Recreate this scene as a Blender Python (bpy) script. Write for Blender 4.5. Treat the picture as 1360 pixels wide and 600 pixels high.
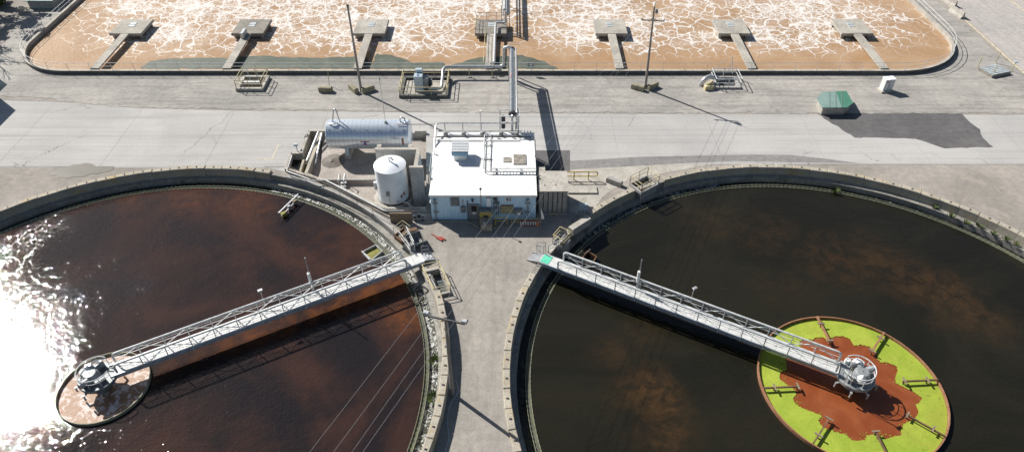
import bpy, math, random
import numpy as np
from mathutils import Vector, Matrix
from mathutils.geometry import delaunay_2d_cdt

for o in list(bpy.data.objects): bpy.data.objects.remove(o)
S = bpy.context.scene
C = S.collection
R = math.radians
rnd = random.Random(7)

# ------------------------------------------------------------------ camera, sky, sun, exposure
HC, PITCH, FPX = 46.0, R(41.23), 930.0
cam = bpy.data.cameras.new('camera'); cam.sensor_fit = 'HORIZONTAL'; cam.sensor_width = 36.0
cam.lens = FPX/1360*36.0; cam.clip_start = 0.5; cam.clip_end = 6000
camo = bpy.data.objects.new('camera', cam); C.objects.link(camo)
camo.location = (0, 0, HC); camo.rotation_euler = (R(90)-PITCH, 0, 0)
S.camera = camo

SUN_AZ, SUN_EL = R(140.6), R(39.0)          # mathematical azimuth (from +X towards +Y)
sun_dir = Vector((math.cos(SUN_AZ)*math.cos(SUN_EL), math.sin(SUN_AZ)*math.cos(SUN_EL), math.sin(SUN_EL)))
world = bpy.data.worlds.new('World'); S.world = world; world.use_nodes = True
wn = world.node_tree.nodes; wl = world.node_tree.links
sky = wn.new('ShaderNodeTexSky'); sky.sky_type = 'NISHITA'; sky.sun_disc = False
sky.sun_elevation = SUN_EL; sky.sun_rotation = R(90)-SUN_AZ
sky.air_density = 1.0; sky.dust_density = 1.0; sky.ozone_density = 1.0
wn['Background'].inputs['Strength'].default_value = 0.051
wl.new(sky.outputs['Color'], wn['Background'].inputs['Color'])
sl = bpy.data.lights.new('sun', 'SUN'); sl.energy = 5.0; sl.angle = R(0.53); sl.color = (1.0, 0.955, 0.89)
so = bpy.data.objects.new('sun', sl); C.objects.link(so)
so.rotation_euler = sun_dir.to_track_quat('Z', 'Y').to_euler(); so.location = (-60, 60, 80)
S.view_settings.view_transform = 'Standard'; S.view_settings.look = 'None'
S.view_settings.exposure = 0.46; S.view_settings.gamma = 1.0; S.view_settings.use_curve_mapping = False
S.render.engine = 'CYCLES'

# ------------------------------------------------------------------ survey helper: photo point -> place on the plane z
def P(x, y, z=0.0):
    u = (x-680)/FPX; v = -(y-300)/FPX
    d = (u, math.cos(PITCH)+v*math.sin(PITCH), -math.sin(PITCH)+v*math.cos(PITCH))
    t = (z-HC)/d[2]
    return Vector((d[0]*t, d[1]*t, z))

# ------------------------------------------------------------------ materials
MATS = {}
class NT:
    def __init__(s, name):
        s.m = bpy.data.materials.new(name); s.m.use_nodes = True
        s.n = s.m.node_tree.nodes; s.l = s.m.node_tree.links
        s.b = s.n['Principled BSDF']; s.co = None
        MATS[name] = s.m
    def node(s, t, **k):
        nd = s.n.new(t)
        for a, v in k.items(): setattr(nd, a, v)
        return nd
    def put(s, sock, v):
        if isinstance(v, bpy.types.NodeSocket): s.l.new(v, sock)
        else: sock.default_value = v
    def coord(s):
        if not s.co:
            g = s.node('ShaderNodeNewGeometry'); s.co = g.outputs['Position']
        return s.co
    def map(s, vec, scale=(1, 1, 1), loc=(0, 0, 0), rot=(0, 0, 0)):
        m = s.node('ShaderNodeMapping'); s.put(m.inputs['Vector'], vec)
        m.inputs['Scale'].default_value = scale; m.inputs['Location'].default_value = loc; m.inputs['Rotation'].default_value = rot
        return m.outputs[0]
    def noise(s, scale, detail=4, rough=0.55, vec=None, dist=0.0, col=False):
        t = s.node('ShaderNodeTexNoise'); s.put(t.inputs['Vector'], vec or s.coord())
        t.inputs['Scale'].default_value = scale; t.inputs['Detail'].default_value = detail
        t.inputs['Roughness'].default_value = rough; t.inputs['Distortion'].default_value = dist
        return t.outputs['Color' if col else 'Fac']
    def voro(s, scale, vec=None, feature='DISTANCE_TO_EDGE'):
        t = s.node('ShaderNodeTexVoronoi', feature=feature); s.put(t.inputs['Vector'], vec or s.coord())
        t.inputs['Scale'].default_value = scale
        return t.outputs['Distance']
    def ramp(s, f, a, b, ca=(0, 0, 0, 1), cb=(1, 1, 1, 1)):
        t = s.node('ShaderNodeMapRange'); t.interpolation_type = 'SMOOTHSTEP'
        s.put(t.inputs[0], f); t.inputs[1].default_value = a; t.inputs[2].default_value = b
        return t.outputs[0]
    def math(s, op, a, b=0.0, c=None):
        t = s.node('ShaderNodeMath', operation=op); s.put(t.inputs[0], a); s.put(t.inputs[1], b)
        if c is not None: s.put(t.inputs[2], c)
        return t.outputs[0]
    def mix(s, f, a, b, mode='MIX'):
        t = s.node('ShaderNodeMix', data_type='RGBA', blend_type=mode)
        s.put(t.inputs[0], f)
        for sock, v in ((t.inputs[6], a), (t.inputs[7], b)):
            if isinstance(v, (tuple, list)): v = (*v[:3], 1.0)
            s.put(sock, v)
        return t.outputs[2]
    def bump(s, h, strength=0.3, dist=0.02, nrm=None):
        t = s.node('ShaderNodeBump'); t.inputs['Strength'].default_value = strength; t.inputs['Distance'].default_value = dist
        s.put(t.inputs['Height'], h)
        if nrm: s.put(t.inputs['Normal'], nrm)
        return t.outputs[0]
    def out(s, col=None, rough=None, metal=None, nrm=None, spec=None, ior=None):
        if isinstance(col, (tuple, list)): col = (*col[:3], 1.0)
        for k, v in (('Base Color', col), ('Roughness', rough), ('Metallic', metal), ('Normal', nrm), ('Specular IOR Level', spec), ('IOR', ior)):
            if v is not None: s.put(s.b.inputs[k], v)
        return s.m

def grainy(name, c1, c2, scale=0.6, fine=9.0, rough=0.85, bump=0.25, stain=None, stain_amt=0.5, stain_scale=0.35, metal=None, bdist=0.02):
    t = NT(name)
    f = t.ramp(t.noise(scale, 6, 0.62), 0.3, 0.7)
    col = t.mix(f, c1, c2)
    if stain:
        sfac = t.math('MULTIPLY', t.ramp(t.noise(stain_scale, 5, 0.65, dist=0.6), 0.52, 0.68), stain_amt)
        col = t.mix(sfac, col, stain)
    g = t.noise(fine, 3, 0.7)
    col = t.mix(0.55, col, t.mix(t.ramp(g, 0.25, 0.75), (0.55, 0.55, 0.55), (1.35, 1.35, 1.35)), 'MULTIPLY')
    n = t.bump(g, bump, bdist)
    return t.out(col, rough, metal, n)

def plain(name, c, rough=0.5, metal=0.0, var=0.18, scale=2.5):
    t = NT(name)
    f = t.ramp(t.noise(scale, 4), 0.3, 0.7)
    return t.out(t.mix(f, tuple(x*(1-var) for x in c), tuple(min(1, x*(1+var)) for x in c)), rough, metal)

# ground family
def ground_mat(name, c1, c2, c3, streak=0.0, fine=7.0, blot=0.0, sdir=(0.10, 1.3, 1)):
    t = NT(name)
    f = t.ramp(t.noise(0.09, 6, 0.6, dist=0.5), 0.35, 0.65)
    col = t.mix(f, c1, c2)
    f2 = t.ramp(t.noise(0.35, 7, 0.68, dist=0.8), 0.48, 0.72)
    col = t.mix(t.math('MULTIPLY', f2, 0.7), col, c3)
    if streak:
        sv = t.map(t.coord(), sdir)
        f3 = t.ramp(t.noise(1.0, 5, 0.6, vec=sv, dist=0.5), 0.42, 0.7)
        col = t.mix(t.math('MULTIPLY', f3, streak), col, tuple(x*0.62 for x in c1))
    g = t.noise(fine, 3, 0.75)
    g2 = t.noise(fine*0.22, 4, 0.7)
    col = t.mix(0.5, col, t.mix(t.ramp(g, 0.2, 0.8), (0.62, 0.62, 0.62), (1.32, 1.32, 1.32)), 'MULTIPLY')
    col = t.mix(0.4, col, t.mix(t.ramp(g2, 0.3, 0.7), (0.72, 0.72, 0.72), (1.22, 1.22, 1.22)), 'MULTIPLY')
    if blot:
        bl = t.math('MULTIPLY', t.ramp(t.noise(0.22, 5, 0.68, dist=0.4), 0.63, 0.74), blot)
        col = t.mix(bl, col, (0.13, 0.105, 0.085))
    return t.out(col, 0.92, None, t.bump(t.math('ADD', g, t.math('MULTIPLY', g2, 2.0)), 0.35, 0.03), 0.25)

ground_mat('dirt', (0.26, 0.24, 0.212), (0.35, 0.322, 0.29), (0.40, 0.348, 0.30), 0.0, 7.0, 0.45)
ground_mat('gravel', (0.31, 0.298, 0.277), (0.41, 0.388, 0.352), (0.27, 0.256, 0.236), 0.55, 7.0, 0.6)
ground_mat('service', (0.275, 0.257, 0.23), (0.345, 0.322, 0.287), (0.40, 0.366, 0.318), 0.30, 8.0, 0.35, (1.1, 0.09, 1))
ground_mat('asphalt', (0.115, 0.112, 0.112), (0.155, 0.15, 0.15), (0.09, 0.088, 0.09), 0.3)
ground_mat('grey_asphalt', (0.22, 0.215, 0.21), (0.27, 0.262, 0.255), (0.18, 0.175, 0.17), 0.2)
ground_mat('pinkcrete', (0.39, 0.375, 0.355), (0.45, 0.415, 0.39), (0.36, 0.335, 0.315), 0.25, 7.0, 0.3, (1.2, 0.08, 1))
def road_mat():
    t = NT('roadcrete')
    f = t.ramp(t.noise(0.07, 5, 0.6, dist=0.5), 0.35, 0.65)
    col = t.mix(f, (0.385, 0.378, 0.365), (0.46, 0.45, 0.433))
    sv = t.map(t.coord(), (0.05, 0.9, 1))
    f3 = t.ramp(t.noise(1.0, 5, 0.6, vec=sv, dist=0.4), 0.45, 0.75)
    col = t.mix(t.math('MULTIPLY', f3, 0.5), col, (0.30, 0.293, 0.28))
    tv = t.map(t.coord(), (0.02, 2.2, 1), rot=(0, 0, 0.03)); f4 = t.ramp(t.noise(1.0, 4, 0.6, vec=tv, dist=0.3), 0.52, 0.7)
    col = t.mix(t.math('MULTIPLY', f4, 0.38), col, (0.26, 0.253, 0.242))
    f5 = t.math('MULTIPLY', t.ramp(t.noise(0.3, 6, 0.7, dist=0.6), 0.6, 0.74), 0.4); col = t.mix(f5, col, (0.27, 0.25, 0.225))
    wv = t.node('ShaderNodeVectorMath', operation='ADD')
    nz = t.noise(0.5, 4, 0.7, col=True); sc = t.node('ShaderNodeVectorMath', operation='SCALE'); t.put(sc.inputs[0], nz); sc.inputs['Scale'].default_value = 2.2
    t.put(wv.inputs[0], t.coord()); t.put(wv.inputs[1], sc.outputs[0])
    cr = t.voro(0.11, wv.outputs[0])
    crk = t.math('SUBTRACT', 1.0, t.ramp(cr, 0.0, 0.008))
    crk = t.math('MULTIPLY', crk, t.ramp(t.noise(0.12, 3), 0.5, 0.62))
    col = t.mix(t.math('MULTIPLY', crk, 0.8), col, (0.12, 0.11, 0.10))
    g = t.noise(6.0, 3, 0.75)
    col = t.mix(0.35, col, t.mix(t.ramp(g, 0.25, 0.75), (0.7, 0.7, 0.7), (1.25, 1.25, 1.25)), 'MULTIPLY')
    t.out(col, 0.9, None, t.bump(g, 0.2, 0.02), 0.25)
road_mat()

grainy('concrete', (0.36, 0.34, 0.30), (0.47, 0.44, 0.39), 0.8, 6, 0.88, 0.25, (0.24, 0.22, 0.19), 0.6)
grainy('concrete_grey', (0.30, 0.295, 0.28), (0.40, 0.39, 0.37), 0.7, 6, 0.88, 0.25, (0.2, 0.19, 0.17), 0.6)
grainy('coping', (0.33, 0.30, 0.245), (0.44, 0.40, 0.325), 0.5, 7, 0.9, 0.3, (0.42, 0.33, 0.18), 0.75, 0.8)
grainy('tankwall', (0.21, 0.20, 0.18), (0.31, 0.30, 0.27), 0.5, 4, 0.85, 0.35, (0.11, 0.11, 0.085), 0.7, 0.5)
grainy('screen', (0.44, 0.43, 0.41), (0.54, 0.53, 0.505), 0.6, 6, 0.88, 0.2, (0.34, 0.32, 0.29), 0.5)
grainy('basinwall', (0.085, 0.085, 0.08), (0.15, 0.145, 0.13), 0.7, 5, 0.9, 0.3, (0.16, 0.15, 0.13), 0.7, 0.5)  # dark tone carries the shade on the basin's outer side
grainy('mossy', (0.05, 0.06, 0.04), (0.10, 0.10, 0.07), 0.9, 6, 0.7, 0.5, (0.13, 0.15, 0.05), 0.6, 1.2)
grainy('deck_concrete', (0.33, 0.31, 0.27), (0.46, 0.43, 0.375), 0.5, 5, 0.9, 0.3, (0.24, 0.22, 0.19), 0.55, 0.45)
grainy('bay_floor', (0.30, 0.265, 0.235), (0.40, 0.36, 0.32), 0.5, 6, 0.85, 0.25, (0.20, 0.18, 0.16), 0.5, 0.4)
grainy('heap', (0.13, 0.115, 0.10), (0.21, 0.19, 0.165), 1.2, 8, 0.9, 0.5)
grainy('plywood', (0.20, 0.15, 0.105), (0.27, 0.205, 0.145), 1.2, 8, 0.85, 0.25)
grainy('rust', (0.26, 0.115, 0.06), (0.35, 0.18, 0.10), 1.2, 8, 0.8, 0.3, (0.20, 0.09, 0.05), 0.6, 0.9)
grainy('rust_dark', (0.10, 0.06, 0.04), (0.20, 0.11, 0.06), 1.5, 8, 0.8, 0.3)
grainy('wood_pole', (0.24, 0.215, 0.19), (0.34, 0.31, 0.28), 1.5, 12, 0.9, 0.4)
grainy('bark', (0.10, 0.08, 0.06), (0.17, 0.14, 0.11), 1.5, 12, 0.9, 0.4)
plain('galv', (0.52, 0.53, 0.54), 0.42, 0.55)
plain('duct_metal', (0.50, 0.51, 0.52), 0.27, 0.9, 0.1)
plain('tape', (0.65, 0.30, 0.28), 0.6)
grainy('deck_dark', (0.20, 0.185, 0.16), (0.29, 0.27, 0.235), 0.6, 5, 0.9, 0.3, (0.14, 0.13, 0.115), 0.5, 0.5)
plain('galv_dull', (0.36, 0.37, 0.375), 0.55, 0.35)
plain('rail_paint', (0.60, 0.62, 0.62), 0.45, 0.1)
plain('yellow', (0.55, 0.42, 0.13), 0.6, 0.0, 0.25)
plain('pale_yellow', (0.52, 0.45, 0.26), 0.65, 0.0, 0.25)
plain('line_paint', (0.52, 0.46, 0.34), 0.8, 0.0, 0.3)
plain('white_paint', (0.78, 0.78, 0.76), 0.55, 0.0, 0.06)
plain('tank_white', (0.86, 0.90, 0.93), 0.4, 0.0, 0.05, 0.8)
plain('cabinet_white', (0.70, 0.71, 0.71), 0.45, 0.0, 0.05)
plain('vent_blue', (0.16, 0.33, 0.45), 0.5, 0.0, 0.1)
plain('cabinet_blue', (0.42, 0.50, 0.55), 0.45, 0.0, 0.08)
plain('red', (0.34, 0.05, 0.035), 0.6)
plain('blue', (0.08, 0.15, 0.40), 0.5)
plain('black', (0.02, 0.02, 0.022), 0.6)
plain('dark_metal', (0.09, 0.09, 0.095), 0.55, 0.3)
plain('grey_paint', (0.20, 0.21, 0.21), 0.5)
plain('drive_grey', (0.25, 0.27, 0.28), 0.5, 0.1, 0.2)
plain('drive_dark', (0.13, 0.15, 0.16), 0.5, 0.2, 0.25)
plain('tan_louver', (0.33, 0.29, 0.20), 0.6)
plain('mint', (0.10, 0.55, 0.36), 0.75, 0.0, 0.15)
plain('orange', (0.75, 0.22, 0.05), 0.6)
plain('hatch_grey', (0.42, 0.46, 0.47), 0.5, 0.1)
plain('wire', (0.5, 0.5, 0.5), 0.4, 0.6, 0.02)
plain('ink', (0.015, 0.015, 0.02), 0.7)
grainy('brown_panel', (0.20, 0.18, 0.155), (0.36, 0.33, 0.28), 2.2, 9, 0.8, 0.3)
grainy('roof_white', (0.80, 0.80, 0.785), (0.83, 0.83, 0.815), 0.5, 4, 0.7, 0.1, (0.70, 0.66, 0.58), 0.35, 0.3)
def cladmat():
    t = NT('cladding')
    n = t.noise(0.8, 3)
    t.out(t.mix(n, (0.78, 0.85, 0.92), (0.84, 0.90, 0.95)), t.math('ADD', 0.22, t.math('MULTIPLY', n, 0.05)), 0.58)
cladmat()
def sidingmat():
    t = NT('siding')
    st = t.map(t.coord(), (2.5, 2.5, 0.3))
    d = t.ramp(t.noise(1.0, 5, 0.65, vec=st), 0.45, 0.8)
    t.out(t.mix(t.math('MULTIPLY', d, 0.4), (0.60, 0.82, 0.97), (0.44, 0.62, 0.77)), 0.5)
sidingmat()
def greenroof():
    t = NT('green_sheet')
    n = t.ramp(t.noise(0.7, 5, 0.6), 0.35, 0.7)
    t.out(t.mix(n, (0.165, 0.265, 0.235), (0.225, 0.32, 0.29)), 0.6)
    t = NT('green_sheet_fresh'); n = t.noise(1.0, 4)
    t.out(t.mix(n, (0.055, 0.18, 0.12), (0.075, 0.215, 0.15)), 0.55)
greenroof()
# water
def water(name, dark, warm, amber, wave=1.0, rough=0.06, patch=0.5, spots=()):
    t = NT(name)
    big = t.ramp(t.noise(0.07, 5, 0.6, dist=1.2), 0.36, 0.66)
    col = t.mix(big, dark, warm)
    if spots:
        acc = None
        for (x, y, r_, k_) in spots:
            ds = t.node('ShaderNodeVectorMath', operation='DISTANCE')
            nz = t.noise(0.16, 4, 0.6, col=True); sc = t.node('ShaderNodeVectorMath', operation='SCALE'); t.put(sc.inputs[0], nz); sc.inputs['Scale'].default_value = r_*1.1
            ad = t.node('ShaderNodeVectorMath', operation='ADD'); t.put(ad.inputs[0], t.map(t.coord(), (1, 1, 0))); t.put(ad.inputs[1], sc.outputs[0])
            t.put(ds.inputs[0], ad.outputs[0]); ds.inputs[1].default_value = (x+r_*.55, y+r_*.55, r_*.55)
            g = t.math('MULTIPLY', t.math('SUBTRACT', 1.0, t.ramp(ds.outputs['Value'], 0.0, r_)), k_)
            acc = g if acc is None else t.math('MAXIMUM', acc, g)
        f_ = t.math('MULTIPLY', acc, t.math('ADD', 0.2, t.math('MULTIPLY', t.ramp(t.noise(0.75, 6, 0.7, dist=0.5), 0.36, 0.66), 0.8)))
    else:
        f_ = t.math('MULTIPLY', t.ramp(t.noise(0.10, 4, 0.55, dist=0.35), 0.50, 0.74), patch)
    col = t.mix(f_, col, amber)
    w1 = t.noise(1.25, 0, 0.5, dist=0.5, vec=t.map(t.coord(), (1, 1.6, 1), rot=(0, 0, 0.5)))
    w2 = t.noise(3.9, 0, 0.5, dist=0.35, vec=t.map(t.coord(), (1, 1.45, 1), rot=(0, 0, 0.35)))
    w3 = t.noise(7.4, 0, 0.5)
    h = t.math('ADD', t.math('MULTIPLY', w1, 0.75), t.math('ADD', t.math('MULTIPLY', w2, 0.62), t.math('MULTIPLY', w3, 0.40)))
    gust = t.ramp(t.noise(0.09, 3, 0.6, dist=0.8), 0.3, 0.75)
    bn = t.node('ShaderNodeBump'); bn.inputs['Distance'].default_value = 0.036*wave
    t.put(bn.inputs['Strength'], t.math('ADD', 0.55, t.math('MULTIPLY', gust, 0.45))); t.put(bn.inputs['Height'], h)
    t.out(col, rough, None, bn.outputs[0], 0.5, 1.33)
def sp(lst, z=-1.2): return [(*P(x, y, z).xy, r_, k_) for x, y, r_, k_ in lst]
water('water_left', (0.0150, 0.0125, 0.0135), (0.043, 0.0225, 0.0175), (0.17, 0.058, 0.015), 1.0, 0.02, 0.5,
      sp([(180, 268, 4.5, .25), (255, 262, 5, .35), (320, 266, 4.5, .35), (350, 280, 3.5, .25), (225, 484, 2.0, .25), (262, 472, 2.0, .32), (300, 460, 2.0, .40), (338, 447, 2.1, .48), (376, 434, 2.1, .56), (414, 421, 2.2, .62), (452, 408, 2.2, .70), (490, 396, 2.3, .78), (530, 382, 2.6, 1.0), (538, 425, 2.8, .7), (440, 320, 8, .14)]))
water('water_right', (0.0115, 0.0112, 0.0076), (0.018, 0.0162, 0.0100), (0.078, 0.041, 0.016), 0.9, 0.02, 0.6,
      sp([(1110, 345, 6, .4), (1160, 345, 5.5, .42), (1195, 360, 5.2, .42), (1245, 385, 5.6, .65), (1285, 412, 4.4, .5), (1325, 428, 4, .42), (1010, 305, 6, .25), (940, 300, 6, .2), (868, 525, 4.2, .75), (880, 570, 4.0, .6), (810, 465, 3.2, .3), (850, 445, 3.2, .25), (1050, 380, 5, .15)]))
water('water_dark', (0.008, 0.010, 0.009), (0.014, 0.016, 0.012), (0.02, 0.02, 0.01), 0.9, 0.08, 0.3)
water('water_green', (0.07, 0.07, 0.015), (0.10, 0.095, 0.02), (0.14, 0.12, 0.02), 0.3, 0.1, 0.4)
water('water_pit', (0.10, 0.115, 0.12), (0.13, 0.145, 0.15), (0.12, 0.12, 0.11), 0.3, 0.15, 0.3)
water('puddle', (0.15, 0.14, 0.115), (0.19, 0.178, 0.15), (0.14, 0.12, 0.1), 0.05, 0.25, 0.5)
def foam_basin():
    t = NT('foam_basin')
    def warp(sc, amt, off):
        nz = t.noise(sc, 1.5, 0.5, col=True, vec=t.map(t.coord(), (1, 1, 0), (off, off, 0)))
        s1 = t.node('ShaderNodeVectorMath', operation='SCALE'); t.put(s1.inputs[0], nz); s1.inputs['Scale'].default_value = amt
        a = t.node('ShaderNodeVectorMath', operation='ADD'); t.put(a.inputs[0], t.map(t.coord(), (1, 0.9, 0))); t.put(a.inputs[1], s1.outputs[0])
        return a.outputs[0]
    sep = t.node('ShaderNodeSeparateXYZ'); t.put(sep.inputs[0], t.coord())
    dens = t.math('MULTIPLY', t.ramp(t.noise(0.06, 3, 0.55, dist=0.7), 0.25, 0.70), t.ramp(t.noise(0.21, 4, 0.6, dist=1.2), 0.22, 0.62))
    dY = t.ramp(sep.outputs['Y'], 84.5, 95.0)
    dR = t.math('SUBTRACT', 1.0, t.math('MULTIPLY', t.ramp(sep.outputs['X'], 48.0, 63.0), 0.75))
    dL = t.ramp(sep.outputs['X'], -66.0, -58.0)
    den = t.math('MULTIPLY', t.math('MULTIPLY', t.math('ADD', 0.20, t.math('MULTIPLY', dens, 0.80)), dY), t.math('MULTIPLY', dR, t.math('ADD', 0.35, t.math('MULTIPLY', dL, 0.65))))
    def vein(sc, wsc, amt, off, width):
        e = t.voro(sc, warp(wsc, amt, off))
        wd = t.math('ADD', 0.012, t.math('MULTIPLY', den, width))
        q = t.math('DIVIDE', e, wd)
        return t.math('POWER', t.math('SUBTRACT', 1.0, t.ramp(q, 0.0, 1.25)), 1.2)
    v1 = t.math('MULTIPLY', vein(0.46, 0.5, 2.4, 0, 0.16), t.ramp(den, 0.02, 0.3))
    v2 = t.math('MULTIPLY', vein(1.15, 1.1, 1.0, 30, 0.20), t.ramp(t.math('MULTIPLY', den, t.ramp(t.noise(0.25, 3), 0.3, 0.6)), 0.12, 0.45))
    v3 = t.math('MULTIPLY', vein(2.3, 2.0, 0.5, 60, 0.2), t.ramp(t.math('MULTIPLY', den, t.ramp(t.noise(0.4, 3), 0.36, 0.6)), 0.12, 0.5))
    f = t.math('MAXIMUM', v1, t.math('MAXIMUM', t.math('MULTIPLY', v2, 0.9), t.math('MULTIPLY', v3, 0.75)))
    veil = t.math('MULTIPLY', t.ramp(t.noise(1.1, 7, 0.74, dist=1.2), 0.42, 0.74), t.math('MULTIPLY', den, 0.62))
    f = t.math('MAXIMUM', f, veil)
    f = t.math('MULTIPLY', f, t.math('ADD', 0.72, t.math('MULTIPLY', t.noise(3.0, 3, 0.7), 0.55)))
    f = t.math('MINIMUM', f, 1.0)
    base = t.mix(t.ramp(t.noise(0.12, 4, dist=0.8), 0.35, 0.7), (0.36, 0.225, 0.122), (0.44, 0.30, 0.185))
    col = t.mix(f, base, (0.70, 0.68, 0.65))
    t.out(col, t.math('ADD', 0.35, t.math('MULTIPLY', f, 0.4)), None, t.bump(t.math('ADD', t.math('MULTIPLY', f, 1.0), t.math('MULTIPLY', t.noise(2.2, 3), 0.8)), 0.5, 0.08), 0.3, 1.33)
foam_basin()
def launder(name, lo, hi, dark, foam):
    t = NT(name)
    n = t.noise(2.0, 6, 0.75, dist=1.2)
    f = t.ramp(n, lo, hi)
    g = t.ramp(t.noise(0.7, 4), 0.5, 0.75)
    t.out(t.mix(f, t.mix(g, dark, (0.05, 0.06, 0.02)), foam), t.math('ADD', 0.15, t.math('MULTIPLY', f, 0.5)), None, t.bump(n, 0.7, 0.25), 0.5)
launder('launder_foam', 0.46, 0.60, (0.045, 0.047, 0.033), (0.62, 0.62, 0.61))
launder('launder_mid', 0.49, 0.60, (0.012, 0.013, 0.011), (0.6, 0.6, 0.58))
launder('launder_dark', 0.66, 0.76, (0.008, 0.009, 0.008), (0.35, 0.35, 0.33))
def centre_foam():
    t = NT('well_foam')
    n = t.noise(1.1, 6, 0.72, dist=1.2); f = t.ramp(n, 0.49, 0.57)
    w = t.noise(7.0, 3, 0.7)
    t.out(t.mix(f, (0.30, 0.165, 0.088), (0.68, 0.58, 0.54)), t.math('ADD', 0.5, t.math('MULTIPLY', f, 0.2)), None, t.bump(w, 0.8, 0.06), 0.5)
    t = NT('red_sludge')
    a = t.ramp(t.noise(0.35, 5, 0.6, dist=1.0), 0.35, 0.7)
    b = t.ramp(t.noise(0.9, 5, 0.65, dist=1.5), 0.58, 0.75)
    t.out(t.mix(t.math('MULTIPLY', b, 0.35), t.mix(a, (0.21, 0.052, 0.016), (0.27, 0.08, 0.028)), (0.22, 0.10, 0.06)), 0.35, None, t.bump(t.noise(2.5, 3), 0.12, 0.05), 0.4)
    t = NT('duckweed')
    a = t.ramp(t.noise(0.5, 6, 0.68, dist=0.6), 0.3, 0.7)
    sp = t.ramp(t.noise(1.1, 4, 0.7, dist=2.0), 0.60, 0.72)
    col = t.mix(t.math('MULTIPLY', sp, 0.65), t.mix(t.math('MULTIPLY', t.ramp(t.noise(0.22, 4, 0.6, dist=0.8), 0.45, 0.7), 0.55), t.mix(a, (0.25, 0.345, 0.035), (0.355, 0.43, 0.055)), (0.31, 0.32, 0.05)), (0.10, 0.12, 0.025))
    g = t.noise(14, 3, 0.8)
    col = t.mix(0.5, col, t.mix(t.ramp(g, 0.25, 0.75), (0.62, 0.62, 0.62), (1.3, 1.3, 1.3)), 'MULTIPLY')
    t.out(col, 0.75, None, t.bump(g, 0.5, 0.05), 0.2)
    t = NT('scum')
    a = t.ramp(t.noise(0.5, 6, 0.68, dist=0.8), 0.35, 0.7); g = t.noise(5, 3, 0.7)
    col = t.mix(a, (0.075, 0.092, 0.07), (0.12, 0.135, 0.105))
    t.out(col, 0.6, None, t.bump(g, 0.4, 0.05), 0.3)
    t = NT('scum_yellow')
    a = t.ramp(t.noise(1.0, 5, 0.7), 0.35, 0.7)
    t.out(t.mix(a, (0.15, 0.15, 0.02), (0.25, 0.24, 0.04)), 0.7)
    t = NT('leaf'); oi = t.noise(0.9, 3)
    t.out(t.mix(t.ramp(oi, 0.3, 0.7), (0.035, 0.07, 0.018), (0.075, 0.12, 0.03)), 0.6, None, None, 0.3)
    t = NT('weed_leaf'); oi = t.noise(4, 3)
    t.out(t.mix(t.ramp(oi, 0.3, 0.7), (0.055, 0.09, 0.025), (0.11, 0.14, 0.04)), 0.65, None, None, 0.3)
centre_foam()

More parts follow.
